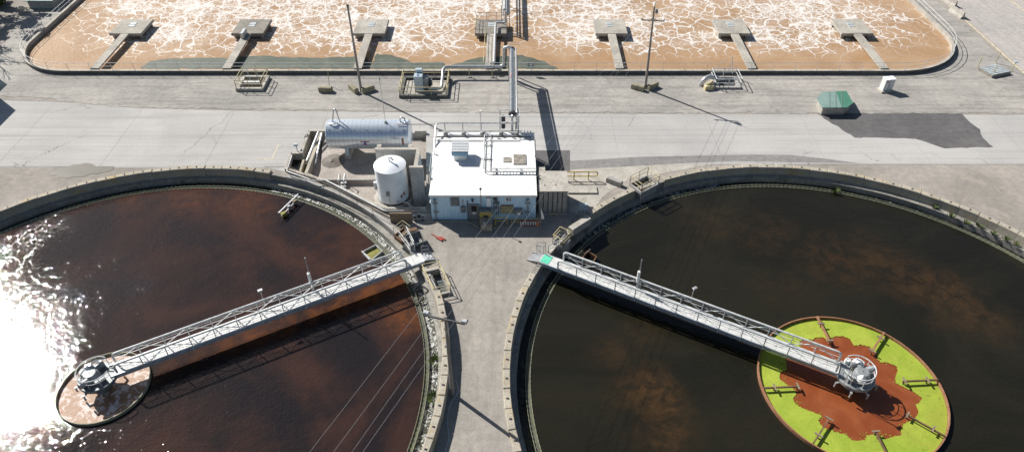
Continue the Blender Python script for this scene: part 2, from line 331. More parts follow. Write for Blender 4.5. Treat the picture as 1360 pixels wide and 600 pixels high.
# ------------------------------------------------------------------ mesh collector
class MB:
    def __init__(s): s.v = []; s.f = []; s.mi = []; s.cur = 0
    def add(s, vs, fs):
        o = len(s.v); s.v += [tuple(v) for v in vs]; s.f += [tuple(i+o for i in f) for f in fs]; s.mi += [s.cur]*len(fs); return s
    def box(s, c, d, rz=0.0, ch=0.0):
        x, y, z = d[0]/2, d[1]/2, d[2]/2
        ca, sa = math.cos(rz), math.sin(rz)
        tr = lambda p: (c[0]+p[0]*ca-p[1]*sa, c[1]+p[0]*sa+p[1]*ca, c[2]+p[2])
        if ch <= 0:
            vs = [(-x,-y,-z),(x,-y,-z),(x,y,-z),(-x,y,-z),(-x,-y,z),(x,-y,z),(x,y,z),(-x,y,z)]
            return s.add([tr(p) for p in vs], [(0,3,2,1),(4,5,6,7),(0,1,5,4),(1,2,6,5),(2,3,7,6),(3,0,4,7)])
        k = ch
        lay = [(-z, 0), (z-k, 0), (z, k)]
        vs = []
        for zz, i in lay: vs += [(-x+i,-y+i,zz),(x-i,-y+i,zz),(x-i,y-i,zz),(-x+i,y-i,zz)]
        fs = [(0,3,2,1),(8,9,10,11)]
        for L in (0, 4):
            for j in range(4): fs.append((L+j, L+(j+1)%4, L+4+(j+1)%4, L+4+j))
        return s.add([tr(p) for p in vs], fs)
    def span(s, a, b, ch=0.0):      # axis box between two corners
        return s.box([(a[i]+b[i])/2 for i in range(3)], [abs(b[i]-a[i]) for i in range(3)], 0, ch)
    def beam(s, a, b, w, h, up=(0,0,1)):   # rectangular bar between two points
        a = Vector(a); b = Vector(b); d = (b-a).normalized(); u = Vector(up)
        if abs(d.dot(u)) > 0.98: u = Vector((1,0,0))
        sd = d.cross(u).normalized(); u = sd.cross(d).normalized()
        vs = []
        for p in (a, b):
            for i, j in ((-1,-1),(1,-1),(1,1),(-1,1)): vs.append(p+sd*(i*w/2)+u*(j*h/2))
        return s.add(vs, [(0,3,2,1),(4,5,6,7),(0,1,5,4),(1,2,6,5),(2,3,7,6),(3,0,4,7)])
    def tube(s, pts, r, n=8, r2=None, closed=False):
        pts = [Vector(p) for p in pts]; m = len(pts); ref = None; vs = []
        for i, p in enumerate(pts):
            if closed: t = (pts[(i+1)%m]-pts[i-1]).normalized()
            elif i == 0: t = (pts[1]-p).normalized()
            elif i == m-1: t = (p-pts[i-1]).normalized()
            else: t = ((pts[i+1]-p).normalized()+(p-pts[i-1]).normalized()).normalized()
            if ref is None: ref = Vector((0,0,1)) if abs(t.z) < 0.9 else Vector((1,0,0))
            sd = t.cross(ref).normalized(); up = sd.cross(t).normalized(); ref = up
            rr = r if r2 is None else r+(r2-r)*i/(m-1)
            for k in range(n):
                a = 2*math.pi*k/n; vs.append(p+sd*(math.cos(a)*rr)+up*(math.sin(a)*rr))
        fs = []
        for i in range(m if closed else m-1):
            j = (i+1) % m
            for k in range(n): fs.append((i*n+k, i*n+(k+1)%n, j*n+(k+1)%n, j*n+k))
        if not closed: fs += [tuple(reversed(range(n))), tuple(range((m-1)*n, m*n))]
        return s.add(vs, fs)
    def lathe(s, prof, c=(0,0,0), n=48, a0=0.0, a1=2*math.pi, closed_prof=False):
        full = abs(a1-a0-2*math.pi) < 1e-6; k = len(prof); vs = []
        steps = n if full else n+1
        for i in range(steps):
            a = a0+(a1-a0)*i/n
            for r, z in prof: vs.append((c[0]+math.cos(a)*r, c[1]+math.sin(a)*r, c[2]+z))
        fs = []
        for i in range(n):
            j = (i+1) % steps
            for q in range(k if closed_prof else k-1):
                w = (q+1) % k
                fs.append((i*k+q, j*k+q, j*k+w, i*k+w))
        if closed_prof and not full: fs += [tuple(range(k)), tuple(reversed(range((steps-1)*k, steps*k)))]
        return s.add(vs, fs)
    def cyl(s, c, r, h, n=24, r2=None):
        r2 = r if r2 is None else r2; vs = []
        for z, rr in ((0, r), (h, r2)):
            for k in range(n): a = 2*math.pi*k/n; vs.append((c[0]+rr*math.cos(a), c[1]+rr*math.sin(a), c[2]+z))
        fs = [tuple(reversed(range(n))), tuple(range(n, 2*n))]+[(k, (k+1)%n, n+(k+1)%n, n+k) for k in range(n)]
        return s.add(vs, fs)
    def prism(s, poly, z0, z1):
        n = len(poly); ar = sum(poly[i][0]*poly[(i+1)%n][1]-poly[(i+1)%n][0]*poly[i][1] for i in range(n))
        if ar < 0: poly = poly[::-1]
        vs = [(p[0], p[1], z0) for p in poly]+[(p[0], p[1], z1) for p in poly]
        return s.add(vs, [tuple(reversed(range(n))), tuple(range(n, 2*n))]+[(k, (k+1)%n, n+(k+1)%n, n+k) for k in range(n)])
    def build(s, name, mat, parent=None, smooth=False, label=None, off=None):
        o0 = Vector(off) if off is not None else (Vector(ORG.get(parent.name, (0,0,0))) if parent else Vector((0,0,0)))
        me = bpy.data.meshes.new(name)
        me.from_pydata([(v[0]-o0.x, v[1]-o0.y, v[2]-o0.z) for v in s.v], [], s.f)
        for m in (mat if isinstance(mat, (list, tuple)) else [mat]): me.materials.append(MATS[m])
        if max(s.mi, default=0) > 0: me.polygons.foreach_set('material_index', s.mi)
        if smooth:
            me.polygons.foreach_set('use_smooth', [True]*len(me.polygons))
            try: me.set_sharp_from_angle(angle=R(38))
            except Exception: pass
        me.update()
        ob = bpy.data.objects.new(name, me); C.objects.link(ob)
        if parent: ob.parent = parent
        ORG[ob.name] = tuple(o0)
        if label: ob['label'] = label
        return ob
ORG = {}
def thing(name, label, cat, loc=(0,0,0), group=None):
    o = bpy.data.objects.new(name, None); C.objects.link(o); o.empty_display_size = 0.3
    o.location = loc; o['label'] = label; o['category'] = cat
    if group: o['group'] = group
    ORG[o.name] = tuple(loc)
    return o
def tag(o, label, cat, group=None):
    o['label'] = label; o['category'] = cat
    if group: o['group'] = group
    return o
def struct(o): o['kind'] = 'structure'; return o
def stuff(o): o['kind'] = 'stuff'; return o
def copy_tree(o, loc=None, parent=None, label=None):
    c = o.copy(); C.objects.link(c); c.parent = parent
    ORG[c.name] = ORG.get(o.name, (0,0,0))
    if loc is not None: c.location = loc; ORG[c.name] = tuple(loc)
    if label: c['label'] = label
    for ch in list(o.children): copy_tree(ch, None, c)
    return c
def bend(pts, rad, n=5):        # round the corners of a pipe run
    pts = [Vector(p) for p in pts]; out = [pts[0]]
    for i in range(1, len(pts)-1):
        a, b, c = pts[i-1], pts[i], pts[i+1]
        r_ = min(rad, (a-b).length*0.49, (c-b).length*0.49)
        p0 = b+(a-b).normalized()*r_; p1 = b+(c-b).normalized()*r_
        for k in range(n+1):
            t = k/n; out.append(p0*(1-t)**2+b*(2*t*(1-t))+p1*t*t)
    return out+[pts[-1]]
def railing(parent, pts, h=1.05, step=1.6, mat='yellow', r=0.035, rails=(1.0, 0.52), closed=False, pr=None):
    pts = [Vector(p) for p in pts]
    loop = pts+[pts[0]] if closed else pts
    for q in rails:
        MB().tube([p+Vector((0,0,h*q)) for p in (pts if closed else loop)], r, 6, closed=closed).build('rail', mat, parent)
    for a, b in zip(loop[:-1], loop[1:]):
        L = (b-a).length; n = max(1, round(L/step))
        for k in range(n+(0 if closed or b is not loop[-1] else 1)):
            p = a+(b-a)*(k/n)
            MB().tube([p, p+Vector((0,0,h))], pr or r*0.9, 6).build('post', mat, parent)
def leaves(mb, pts, size, n, rg):
    for _ in range(n):
        c, rad = pts[rg.randrange(len(pts))]
        d = Vector((rg.gauss(0,1), rg.gauss(0,1), rg.gauss(0,1))).normalized()*rad*rg.random()**0.4
        p = Vector(c)+d; a = Vector((rg.gauss(0,1), rg.gauss(0,1), rg.gauss(0,1))).normalized()
        b = a.cross(Vector((rg.gauss(0,1), rg.gauss(0,1), rg.gauss(0,1)))).normalized()
        q = size*rg.uniform(0.6, 1.3)
        mb.add([p-a*q, p+b*q*0.45, p+a*q, p-b*q*0.45], [(0,1,2,3)])
    return mb
def fill2d(outer, holes, z):
    """flat sheet with holes"""
    vs = []; ed = []
    for lp in [outer]+holes:
        o = len(vs); vs += [Vector((p[0], p[1])) for p in lp]; ed += [(o+i, o+(i+1)%len(lp)) for i in range(len(lp))]
    v, e, f, *_ = delaunay_2d_cdt(vs, ed, [], 0, 1e-5)
    arrs = [np.array([(p[0], p[1]) for p in lp]) for lp in [outer]+holes]
    def inside(p, A):
        x, y = p; x1, y1 = A[:,0], A[:,1]; x2, y2 = np.roll(x1,-1), np.roll(y1,-1)
        c = ((y1 > y) != (y2 > y)); xs = (x2-x1)*(y-y1)/np.where(y2 == y1, 1e-12, y2-y1)+x1
        return (np.sum(c & (x < xs)) % 2) == 1
    mb = MB(); fs = []
    for t in f:
        cx = sum(v[i][0] for i in t)/3; cy = sum(v[i][1] for i in t)/3
        if inside((cx, cy), arrs[0]) and not any(inside((cx, cy), A) for A in arrs[1:]):
            a, b, c = (v[i] for i in t)
            if (b[0]-a[0])*(c[1]-a[1])-(b[1]-a[1])*(c[0]-a[0]) < 0: t = t[::-1]
            fs.append(tuple(t))
    mb.add([(p[0], p[1], z) for p in v], fs)
    return mb
def rough_outline(pts, amp, step, rg):
    out = []; n = len(pts)
    for i in range(n):
        a = Vector(pts[i][:2]); b = Vector(pts[(i+1)%n][:2]); L = (b-a).length; k = max(1, int(L/step))
        nr = Vector((-(b-a).y, (b-a).x)); nr = nr.normalized() if nr.length > 0 else nr
        for j in range(k): out.append(a+(b-a)*(j/k)+nr*rg.gauss(0, amp))
    return out
def circle(c, r, n=160): return [(c[0]+r*math.cos(2*math.pi*i/n), c[1]+r*math.sin(2*math.pi*i/n)) for i in range(n)]
def text_mesh(name, txt, size, mat, parent, M, depth=0.006):
    cu = bpy.data.curves.new(name, 'FONT'); cu.body = txt; cu.size = size; cu.align_x = 'CENTER'; cu.align_y = 'CENTER'; cu.extrude = depth; cu.offset = 0.012
    t = bpy.data.objects.new('tmp_text', cu); C.objects.link(t)
    dg = bpy.context.evaluated_depsgraph_get(); me = bpy.data.meshes.new_from_object(t.evaluated_get(dg))
    bpy.data.objects.remove(t); bpy.data.curves.remove(cu)
    me.transform(M); me.materials.clear(); me.materials.append(MATS[mat]); me.name = name
    o = bpy.data.objects.new(name, me); C.objects.link(o); o.parent = parent
    return o

# ------------------------------------------------------------------ the lie of the land
CL = Vector((-33.23, 34.08, 0)); CR = Vector((27.52, 34.31, 0))      # tank centres
RW, RI, RO = 26.05, 27.65, 28.25                                     # weir, coping inside, coping outside
ZW = -1.20
# basin outline (rounded rectangle), outside of the wall
def rrect(x0, x1, y0, y1, rl, rr, n=12):
    pts = []
    for cx, cy, r_, a in ((x0+rl, y0+rl, rl, 180), (x1-rr, y0+rr, rr, 270), (x1-rr, y1-rr, rr, 0), (x0+rl, y1-rl, rl, 90)):
        for k in range(n+1):
            t = R(a+90*k/n); pts.append((cx+r_*math.cos(t), cy+r_*math.sin(t)))
    return pts
BX0, BX1, BY0, BY1 = -68.1, 62.6, 82.85, 172.0
BW = 0.32
basin_out = rrect(BX0, BX1, BY0, BY1, 9.0, 11.5)
basin_in = rrect(BX0+BW, BX1-BW, BY0+BW, BY1-BW, 9.0-BW, 11.5-BW)
basin_mid = rrect(BX0+BW/2, BX1-BW/2, BY0+BW/2, BY1-BW/2, 9.0-BW/2, 11.5-BW/2)
# containment bay corners
T1, T2, T3, T4, T5 = P(411,177), P(553,177), P(567,179.5), P(568,281), P(511,281)
T6, T7 = P(427,241), P(379,227)
bay = [T1, P(566,178), P(566,281), P(511,281), P(427,241.5), P(380,227), P(387,206), P(402,206)]
bay = [(p.x, p.y) for p in bay]
def rect(x0, x1, y0, y1): return [(x0,y0),(x1,y0),(x1,y1),(x0,y1)]
pit1 = (-35.2, -31.7, 78.45, 81.9); pit2 = (-14.2, -8.05, 76.8, 81.7); pit3 = (25.9, 29.4, 79.0, 82.0)
def inset(p, d): return rect(p[0]+d, p[1]-d, p[2]+d, p[3]-d)
QR = [P(837,234,1.25), P(853,246.6,1.25), P(877,234.5,1.25), P(861.5,222.5,1.25)]      # pit against the right tank
QS = [P(734,312,1.25), P(748,319,1.25), P(759,308,1.25), P(744,300.5,1.25)]      # little pit by the right bridge
QL = [P(559.5,351,1.1), P(576,384,1.1), P(598.5,379.5,1.1), P(583,346,1.1)]      # pit by the left bridge
def shrink(q, k):
    c = sum((Vector(p) for p in q), Vector((0,0,0)))/len(q)
    return [((p.x-c.x)*k+c.x, (p.y-c.y)*k+c.y) for p in q]
holes = [circle(CL, 28.2), circle(CR, 28.2), basin_mid, bay, inset(pit1, .35), inset(pit2, .3), inset(pit3, .3), shrink(QR, .9), shrink(QS, .9), shrink(QL, .9)]
outer = [(-2600,-2600),(2600,-2600),(2600,2600),(-2600,2600)]
struct(fill2d(outer, holes, 0.0).build('ground', 'dirt'))
hole_c = [circle(CL, 28.2), circle(CR, 28.2)]
# gravel apron along the basin
ap = rough_outline([P(0,127.5), P(60,130.5), P(150,142), P(300,145), P(500,148), P(680,150.3), P(900,150.5), P(1085,151), P(1290,151), (66.8, 73.2), (67.5, 80), (67.2, 90), (66, 130), (60, 178), (-66, 178), (-74, 100), P(-20,100)], 0.16, 0.5, rnd)
struct(fill2d(ap, [basin_mid, inset(pit1,.35), inset(pit2,.3), inset(pit3,.3)], 0.0235).build('gravel_apron', 'gravel'))
# main road, in slabs with open joints
road = struct(fill2d([(-140, 62.4), (5.9, 62.4), (6.1, 62.75), (140, 62.85), (140, 72.7), (38, 73.0), (0, 73.25), (-35, 73.9), (-50, 74.6), (-58, 76.1), (-66, 76.6), (-140, 76.2)], [bay]+hole_c, 0.006).build('road', 'grey_asphalt'))
def clip_poly(poly, holes_): return fill2d(poly, holes_, 0.022)
yb = [(-140,76.2),(-66,76.6),(-58,76.1),(-50,74.6),(-35,73.9),(0,73.25),(38,73.0),(140,72.7)]
def yback(x):
    for (a, b), (c, d) in zip(yb[:-1], yb[1:]):
        if a <= x <= c: return b+(d-b)*(x-a)/(c-a)
    return 73
xs = [-140,-112,-96,-82,-69,-57,-45.5,-34,-22.5,-11,0.5,12,23.5,35,46.5,58,70,84,100,140]
for i in range(len(xs)-1):
    a, b = xs[i]+0.012, xs[i+1]-0.012
    def ym(x): return 68.3+0.012*x
    lo = lambda x: 62.4 if x < 6 else (62.75 if x < 30 else 62.85)
    for q in (0, 1):
        p = [(a, ym(a)+0.012), (b, ym(b)+0.012), (b, yback(b)), (a, yback(a))] if q else [(a, lo(a)), (b, lo(b)), (b, ym(b)-0.012), (a, ym(a)-0.012)]
        m = fill2d(p, [bay]+hole_c, 0.0)
        if not m.f: continue
        m = MB(); f2 = fill2d(p, [bay]+hole_c, 0.02); m.add(f2.v, f2.f)
        m.build('slab', 'roadcrete', road)
# light concrete in front of the road on the left and round the tanks
struct(fill2d(rough_outline([P(-60,222), P(60,222), P(200,221), P(340,219), P(378,228), P(383,205), P(402,200), (-24,62.2), (-140,62.2), (-140,55)], 0.03, 1.5, rnd), hole_c+[bay], 0.010).build('pavement', 'roadcrete'))
struct(fill2d(rough_outline([P(752,226), P(850,218), P(900,218), P(975,214.5), P(930,221), P(880,230), P(835,238), P(800,262), P(780,290), P(757,280), P(756,250)], 0.05, 1.0, rnd), hole_c+[shrink(QR,.9), shrink(QS,.9)], 0.012).build('pavement', 'concrete'))
# road between the tanks
struct(fill2d([(-13.5, 53.0), (7.5, 53.0), (7.5, 46), (4.5, 42), (4, 30), (6, 10), (12, -40), (-18, -40), (-12, 10), (-9.6, 30), (-10, 44)], hole_c+[bay, shrink(QS,.9), shrink(QL,.9)], 0.008).build('service_road', 'service'))
# asphalt pieces
struct(fill2d(rough_outline([P(1085,151), P(1278,151), P(1283,158), P(1300,172), P(1306,183), P(1320,196), P(1255,197), P(1215,184), P(1135,183)], 0.06, 0.6, rnd), [], 0.026).build('asphalt_patch', 'asphalt'))
struct(fill2d([P(757,214), P(850,208.5), P(1000,205.5), P(1050,206), P(1100,211.5), P(1141,217), P(1040,215.6), P(975,214), P(900,217.5), P(757,225)], [], 0.0245).build('asphalt_strip', 'grey_asphalt'))
struct(fill2d([P(711,200), P(757,200), P(757,229), P(711,229)], [], 0.030).build('asphalt_patch', 'asphalt'))
struct(fill2d(rough_outline([P(600,150.5), P(712,152), P(712,176), P(690,176), P(600,165)], 0.05, 1, rnd), [], 0.0285).build('pavement', 'roadcrete'))
# puddle and its damp rim
struct(fill2d(rough_outline([P(64,231), P(82,222), P(105,218), P(122,217), P(128,221), P(152,221), P(150,226), P(120,233), P(90,237)], 0.10, 0.5, rnd), hole_c, 0.0255).build('puddle', 'puddle'))
# painted corner line by the containment
ln = struct(fill2d([P(340,211), P(360.5,211), P(369.5,192), P(371,192), P(362,212.2), P(340,212.2)], [], 0.0275).build('painted_line', 'line_paint'))
# street on the far right with its yellow line
struct(fill2d([(68.15, 60), (140, 60), (140, 190), (68.15, 190)], [], 0.032).build('street', 'pinkcrete'))
struct(fill2d([(67.75, 79), (68.1, 79), (68.1, 190), (67.75, 190)], [], 0.029).build('painted_line', 'line_paint'))
struct(fill2d([(78.3, 79), (78.7, 79), (78.7, 190), (78.3, 190)], [], 0.040).build('painted_line', 'line_paint'))

# ------------------------------------------------------------------ aeration basin
basin = thing('aeration_basin', 'long concrete basin wall around the foaming tan water', 'basin', (0, BY0, 0))
n_ = len(basin_out)
def ringmesh(outl, inl, z0, z1):
    m = MB(); k = len(outl)
    vs = [(p[0],p[1],z0) for p in outl]+[(p[0],p[1],z1) for p in outl]+[(p[0],p[1],z1) for p in inl]+[(p[0],p[1],-2.5) for p in inl]
    fs = []
    for i in range(k):
        j = (i+1) % k
        fs += [(i,j,k+j,k+i),(k+i,k+j,2*k+j,2*k+i),(2*k+i,2*k+j,3*k+j,3*k+i)]
    return m.add(vs, fs)
ringmesh(basin_out, basin_in, -0.3, 0.50).build('wall', 'concrete', basin)
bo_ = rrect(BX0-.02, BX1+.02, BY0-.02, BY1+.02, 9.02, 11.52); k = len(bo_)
MB().add([(p[0],p[1],-.2) for p in bo_]+[(p[0],p[1],.498) for p in bo_], [(i,(i+1)%k,k+(i+1)%k,k+i) for i in range(k)]).build('shaded_outer_face', 'basinwall', basin)  # same concrete wall, outer side darkened: its shade is put into the colour
cap_o = rrect(BX0-.04, BX1+.04, BY0-.04, BY1+.04, 9.04, 11.54); cap_i = rrect(BX0+BW+.03, BX1-BW-.03, BY0+BW+.03, BY1-BW-.03, 9-BW-.03, 11.5-BW-.03)
m = MB(); k = len(cap_o)
m.add([(p[0],p[1],.502) for p in cap_o]+[(p[0],p[1],.57) for p in cap_o]+[(p[0],p[1],.57) for p in cap_i]+[(p[0],p[1],.502) for p in cap_i],
      [f for i in range(k) for j in [(i+1)%k] for f in ((i,j,k+j,k+i),(k+i,k+j,2*k+j,2*k+i),(2*k+i,2*k+j,3*k+j,3*k+i))])
m.build('coping', 'concrete', basin)
struct(fill2d(basin_in, [], -0.05).build('basin_water', 'foam_basin'))
# guard rail on the basin wall
gr = thing('guard_rail', 'galvanised two-rail guard rail along the top of the basin wall', 'railing', (0, BY0, .57))
line = rrect(BX0+.14, BX1-.14, BY0+.14, BY1-.14, 8.86, 11.36)
def resample(pts, step, y1):
    out = []; acc = 0
    pts = [Vector((p[0],p[1],0)) for p in pts]
    loop = pts+[pts[0]]
    for a, b in zip(loop[:-1], loop[1:]):
        L = (b-a).length
        while acc < L: out.append(a+(b-a)*(acc/L)); acc += step
        acc -= L
    return [p for p in out if p.y < y1]
# order: start on the left wall going down round the front and up the right wall
lf = [p for p in [(BX0+.14, 130)]+line[:26]+[(BX1-.14, 130)]]
for zz, rr_ in ((1.62, .032), (1.12, .027)):
    MB().tube([(p[0],p[1],zz) for p in lf], rr_, 6).build('rail', 'rail_paint', gr)
acc = 0.5; prev = Vector((*lf[0],0))
for q in lf[1:]:
    q = Vector((*q,0)); L = (q-prev).length
    while acc < L:
        p = prev+(q-prev)*(acc/L); MB().tube([(p.x,p.y,.57),(p.x,p.y,1.62)], .028, 6).build('post', 'rail_paint', gr); acc += 2.9
    acc -= L; prev = q
sb = MB().box((2.45, BY0+.05, 1.45), (.85, .12, .5)).build('sign_plate', 'galv_dull', gr, label='grey notice plate fixed to the rail')
MB().box((2.45, BY0-.015, 1.45), (.35, .01, .2)).build('notice', 'white_paint', gr)

# aerator platforms
def platform(name):
    t = thing(name, '', 'platform', (0, 95.2, 0.9), 'aerator platforms in the foaming basin')
    MB().span((-2.3, 92.95, .55), (2.3, 97.6, .9), .05).build('deck', 'deck_concrete', t)
    MB().span((-1.75, 93.6, .05), (1.75, 97.0, .548)).build('drive_housing', 'concrete_grey', t)
    for sx in (-1, 1):
        for sy in (0, 1):
            MB().box((sx*1.9, 93.5+sy*3.6, -.6), (.35, .35, 2.29)).build('leg', 'concrete_grey', t)
    h = MB().span((-.45, 95.75, .903), (.45, 96.45, .95), .02).build('hatch', 'hatch_grey', t)
    MB().span((-.45, 95.1, .903), (.45, 95.7, .94), .02).build('hatch', 'hatch_grey', t)
    w = MB().add([(-.55,92.94,.62),(.55,92.94,.62),(.55,92.94,.86),(-.55,92.94,.86),(-.55,BY0+BW+.04,.52),(.55,BY0+BW+.04,.52),(.55,BY0+BW+.04,.74),(-.55,BY0+BW+.04,.74)],
              [(0,1,2,3),(7,6,5,4),(3,2,6,7),(1,0,4,5),(0,3,7,4),(2,1,5,6)]).build('walkway', 'deck_concrete', t)
    return t
pf = platform('aerator_platform')
plabels = ['leftmost concrete aerator platform, nearest the rounded basin corner', 'dark weathered concrete aerator platform with a steel box at its walkway',
           'concrete aerator platform just right of the pole without a crossarm', 'railed aerator platform carrying pipes in the middle of the basin',
           'concrete aerator platform just left of the pole with a crossarm', 'concrete aerator platform beyond the railed pit with the silver pipe', 'rightmost concrete aerator platform in the basin']
pxs = [-55.1, -37.7, -20.4, -3.0, 14.2, 31.7, 49.2]
plats = []
for i, x in enumerate(pxs):
    o = pf if i == 0 else copy_tree(pf)
    o.location = (x, 95.2, .9); ORG[o.name] = (x, 95.2, .9); o['label'] = plabels[i]; plats.append(o)
for i_ in (1, 3):
    for ch_ in plats[i_].children:
        if ch_.name.startswith('deck'): ch_.data = ch_.data.copy(); ch_.data.materials[0] = MATS['deck_dark']
o = plats[1]
MB().box((-37.9, 92.3, 1.25), (.45, 1.7, .75), 0, .04).build('steel_box', 'galv', o)
o = plats[3]
for a, b in (((-5.2,93.05),(-5.2,97.5)), ((-5.2,97.5),(-.8,97.5)), ((-5.2,93.05),(-3.7,93.05)), ((-2.3,93.05),(-.8,93.05))):
    railing(o, [(*a,.9),(*b,.9)], 1.05, 1.5, 'pale_yellow' if a[1] < 95 and b[1] > 96 else 'galv_dull', .035)
railing(o, [(-3.75,93.0,.86),(-3.75,83.1,.8)], 1.0, 2.4, 'pale_yellow', .03)
# pipe from the wall to the platform and on to the north
pr = thing('air_pipe', 'bright thin air pipe along the walkway of the railed platform', 'pipe', (-2.4, 84, .8))
MB().tube(bend([(-2.9,83.4,1.35),(-2.35,83.4,1.35),(-2.35,95.2,1.5),(-.9,95.2,1.5),(-.9,95.2,3.2)], .35), .17, 10).build('pipe', 'galv', pr, True)
for y in (85.5, 88.5, 91.5): MB().box((-2.35, y, 1.1), (.12,.12,.5)).build('support', 'galv_dull', pr)
rk = thing('pipe_rack', 'elevated pipe rack running away across the basin behind the railed platform', 'pipe rack', (-1, 97, 0))
for x, z, r_ in ((-1.05,3.25,.20),(-.62,2.55,.22),(-.95,1.75,.09),(-1.3,2.55,.10)):
    MB().tube([(x,95.6,z),(x,170,z)], r_, 10).build('pipe', 'galv' if r_ > .15 else 'galv_dull', rk, True)
for y in (96.2, 104, 112, 122, 134, 148):
    m = MB()
    for x in (-1.5,-.35): m.box((x, y, .9), (.1,.1,5.2))
    for z in (1.6, 2.3, 2.98): m.box((-.92, y, z), (1.05,.08,.08))
    m.build('frame', 'galv_dull', rk)
# green scum mats in front of the wall
for pts, lab in (([(186,91.5),(200,81),(230,78),(250,77),(300,77),(345,74),(380,76),(420,77),(470,75.5),(486,77),(492,91.5)], 'long grey-green scum mat drifting against the wall between the left platforms'),
                 ([(490,91.5),(500,72),(520,74),(535,78),(548,84),(560,83),(590,83),(592,91.5)], 'grey-green scum mat against the wall behind the yellow-railed pit'),
                 ([(592,91.5),(600,86),(612,84),(625,79),(640,76),(665,75),(693,73.5),(705,77),(722,82),(742,91.5)], 'grey-green scum mat around the pipe riser')):
    q = rough_outline([P(x, y, -.03) for x, y in pts], .08, .5, rnd)
    q = [(p[0], max(p[1], BY0+BW+.02)) for p in q]
    m = fill2d(q, [], -.03)
    tag(m.build('scum_mat', 'scum'), lab, 'scum')

# ------------------------------------------------------------------ round clarifier tanks
def ang(c, x, y, z): p = P(x, y, z); return math.degrees(math.atan2(p.y-c.y, p.x-c.x))
aL1 = ang(CL, 366, 232, .25); aL0 = ang(CL, 590, 392, .6)
aR1 = ang(CR, 836, 243, .3); aR0 = ang(CR, 880, 237, .3); aRb = ang(CR, 756, 305, .3); aRc = ang(CR, 712, 352, .3)
blk = {}
def block_mesh(h, top, L):
    m = MB(); w = RO-RI
    m.box((0, 0, top-h/2), (w, L, h), 0, .05)
    m.cur = 1
    for yy in (-.0,):
        pts = [(math.cos(t)*.09, yy+.0, top+.0+math.sin(t)*.11) for t in [R(a) for a in range(0, 181, 45)]]
        m.tube(pts, .03, 5); m.box((0, yy, top+.004), (.22, .14, .012))
    ob = m.build('coping_block', ['coping', 'dark_metal']); me = ob.data; bpy.data.objects.remove(ob); return me
NB = 94; LB = 2*math.pi*27.95/NB-.035
me_low = [block_mesh(1.0, .25, LB-.0), block_mesh(.97, .22, LB-.02), block_mesh(1.02, .27, LB-.01)]
me_high = [block_mesh(1.8, 1.08, LB), block_mesh(1.78, 1.06, LB-.02)]
def tank(c, name, label, arcs_low, arcs_high, wmat, water_mat, launder_segs, ri):
    t = thing(name, label, 'tank', (c.x, c.y, 0))
    MB().lathe([(28.32,-.006),(27.76,-.006),(27.74,-.74),(ri+.03,-.80),(ri,-2.4)], (c.x,c.y,0), 192).build('wall', wmat, t, True)
    MB().lathe([(26.42,-2.4),(26.42,-1.30),(26.0,-1.30),(26.0,-2.4)], (c.x,c.y,0), 192).build('weir_wall', 'mossy', t, True)
    for rr_ in (26.41, 26.03):
        m = MB(); n = 720
        vs = []
        for i in range(n):
            a = 2*math.pi*i/n
            for q, z in ((rr_-.012,-1.32),(rr_-.012,-1.12 if i % 2 else -1.19),(rr_+.012,-1.12 if i % 2 else -1.19),(rr_+.012,-1.32)):
                vs.append((c.x+q*math.cos(a), c.y+q*math.sin(a), z))
        m.add(vs, [(i*4+q, ((i+1)%n)*4+q, ((i+1)%n)*4+q+1, i*4+q+1) for i in range(n) for q in range(3)])
        m.build('weir_plate', 'weir', t)
    for a0, a1, mt in launder_segs:
        m = MB().lathe([(ri+.01,-1.42),(26.41,-1.42)], (c.x,c.y,0), max(8, int((a1-a0)/2)), R(a0), R(a1))
        struct(m.build('launder_water', mt))
    for i in range(NB):
        a = 360*i/NB-180+.9
        hi = any(p <= a <= q for p, q in arcs_high); lo = any(p <= a <= q for p, q in arcs_low)
        if not (hi or lo): continue
        me = (me_high if hi else me_low)[i*7 % (2 if hi else 3)]
        b = bpy.data.objects.new('coping_block', me); C.objects.link(b); b.parent = t
        rr_ = (RI+RO)/2+rnd.uniform(-.015,.015)
        b.location = (rr_*math.cos(R(a)), rr_*math.sin(R(a)), 0); b.rotation_euler = (0, 0, R(a)+rnd.uniform(-.006,.006))
    m = MB().lathe([(0.05, ZW),(4,ZW),(10,ZW),(18,ZW),(26.02,ZW)], (c.x,c.y,0), 96)
    struct(m.build('tank_water', water_mat))
    struct(MB().cyl((c.x,c.y,-4.2), 27.2, .4, 64).build('tank_floor', 'mossy'))
    return t
plain('weir', (0.30, 0.31, 0.22), 0.6)
tl = tank(CL, 'clarifier_tank', 'left round settling tank with reddish brown water and sun glare', [(-180.1,-120),(aL1,180.1)], [(-120,aL0)], 'tankwall', 'water_left', [(-60, 75, 'launder_foam'), (75, 300, 'launder_dark')], 27.18)
tr = tank(CR, 'clarifier_tank', 'right round settling tank with near-black water', [(-180.1,-62),(-61,aR0),(aR1,aRb-1.5),(aRc+1,180.1)], [], 'tankwall', 'water_right', [(140, 460, 'launder_dark'), (100, 140, 'launder_mid')], 27.12)
# plain kerb where the left ring has no blocks
MB().lathe([(28.2,-.02),(28.2,.10),(27.72,.10),(27.72,-.3)], (CL.x,CL.y,0), 60, R(aL0+2.0), R(aL1-2.2), ).build('kerb', 'concrete_grey', tl)
MB().lathe([(28.2,-.02),(28.2,.08),(27.72,.08),(27.72,-.3)], (CR.x,CR.y,0), 10, R(aRb-.5), R(aRc-.5)).build('kerb', 'concrete', tr)
MB().lathe([(28.2,-.02),(28.2,.08),(27.72,.08),(27.72,-.3)], (CR.x,CR.y,0), 10, R(aR0+1.2), R(aR1-1.2)).build('kerb', 'concrete', tr)
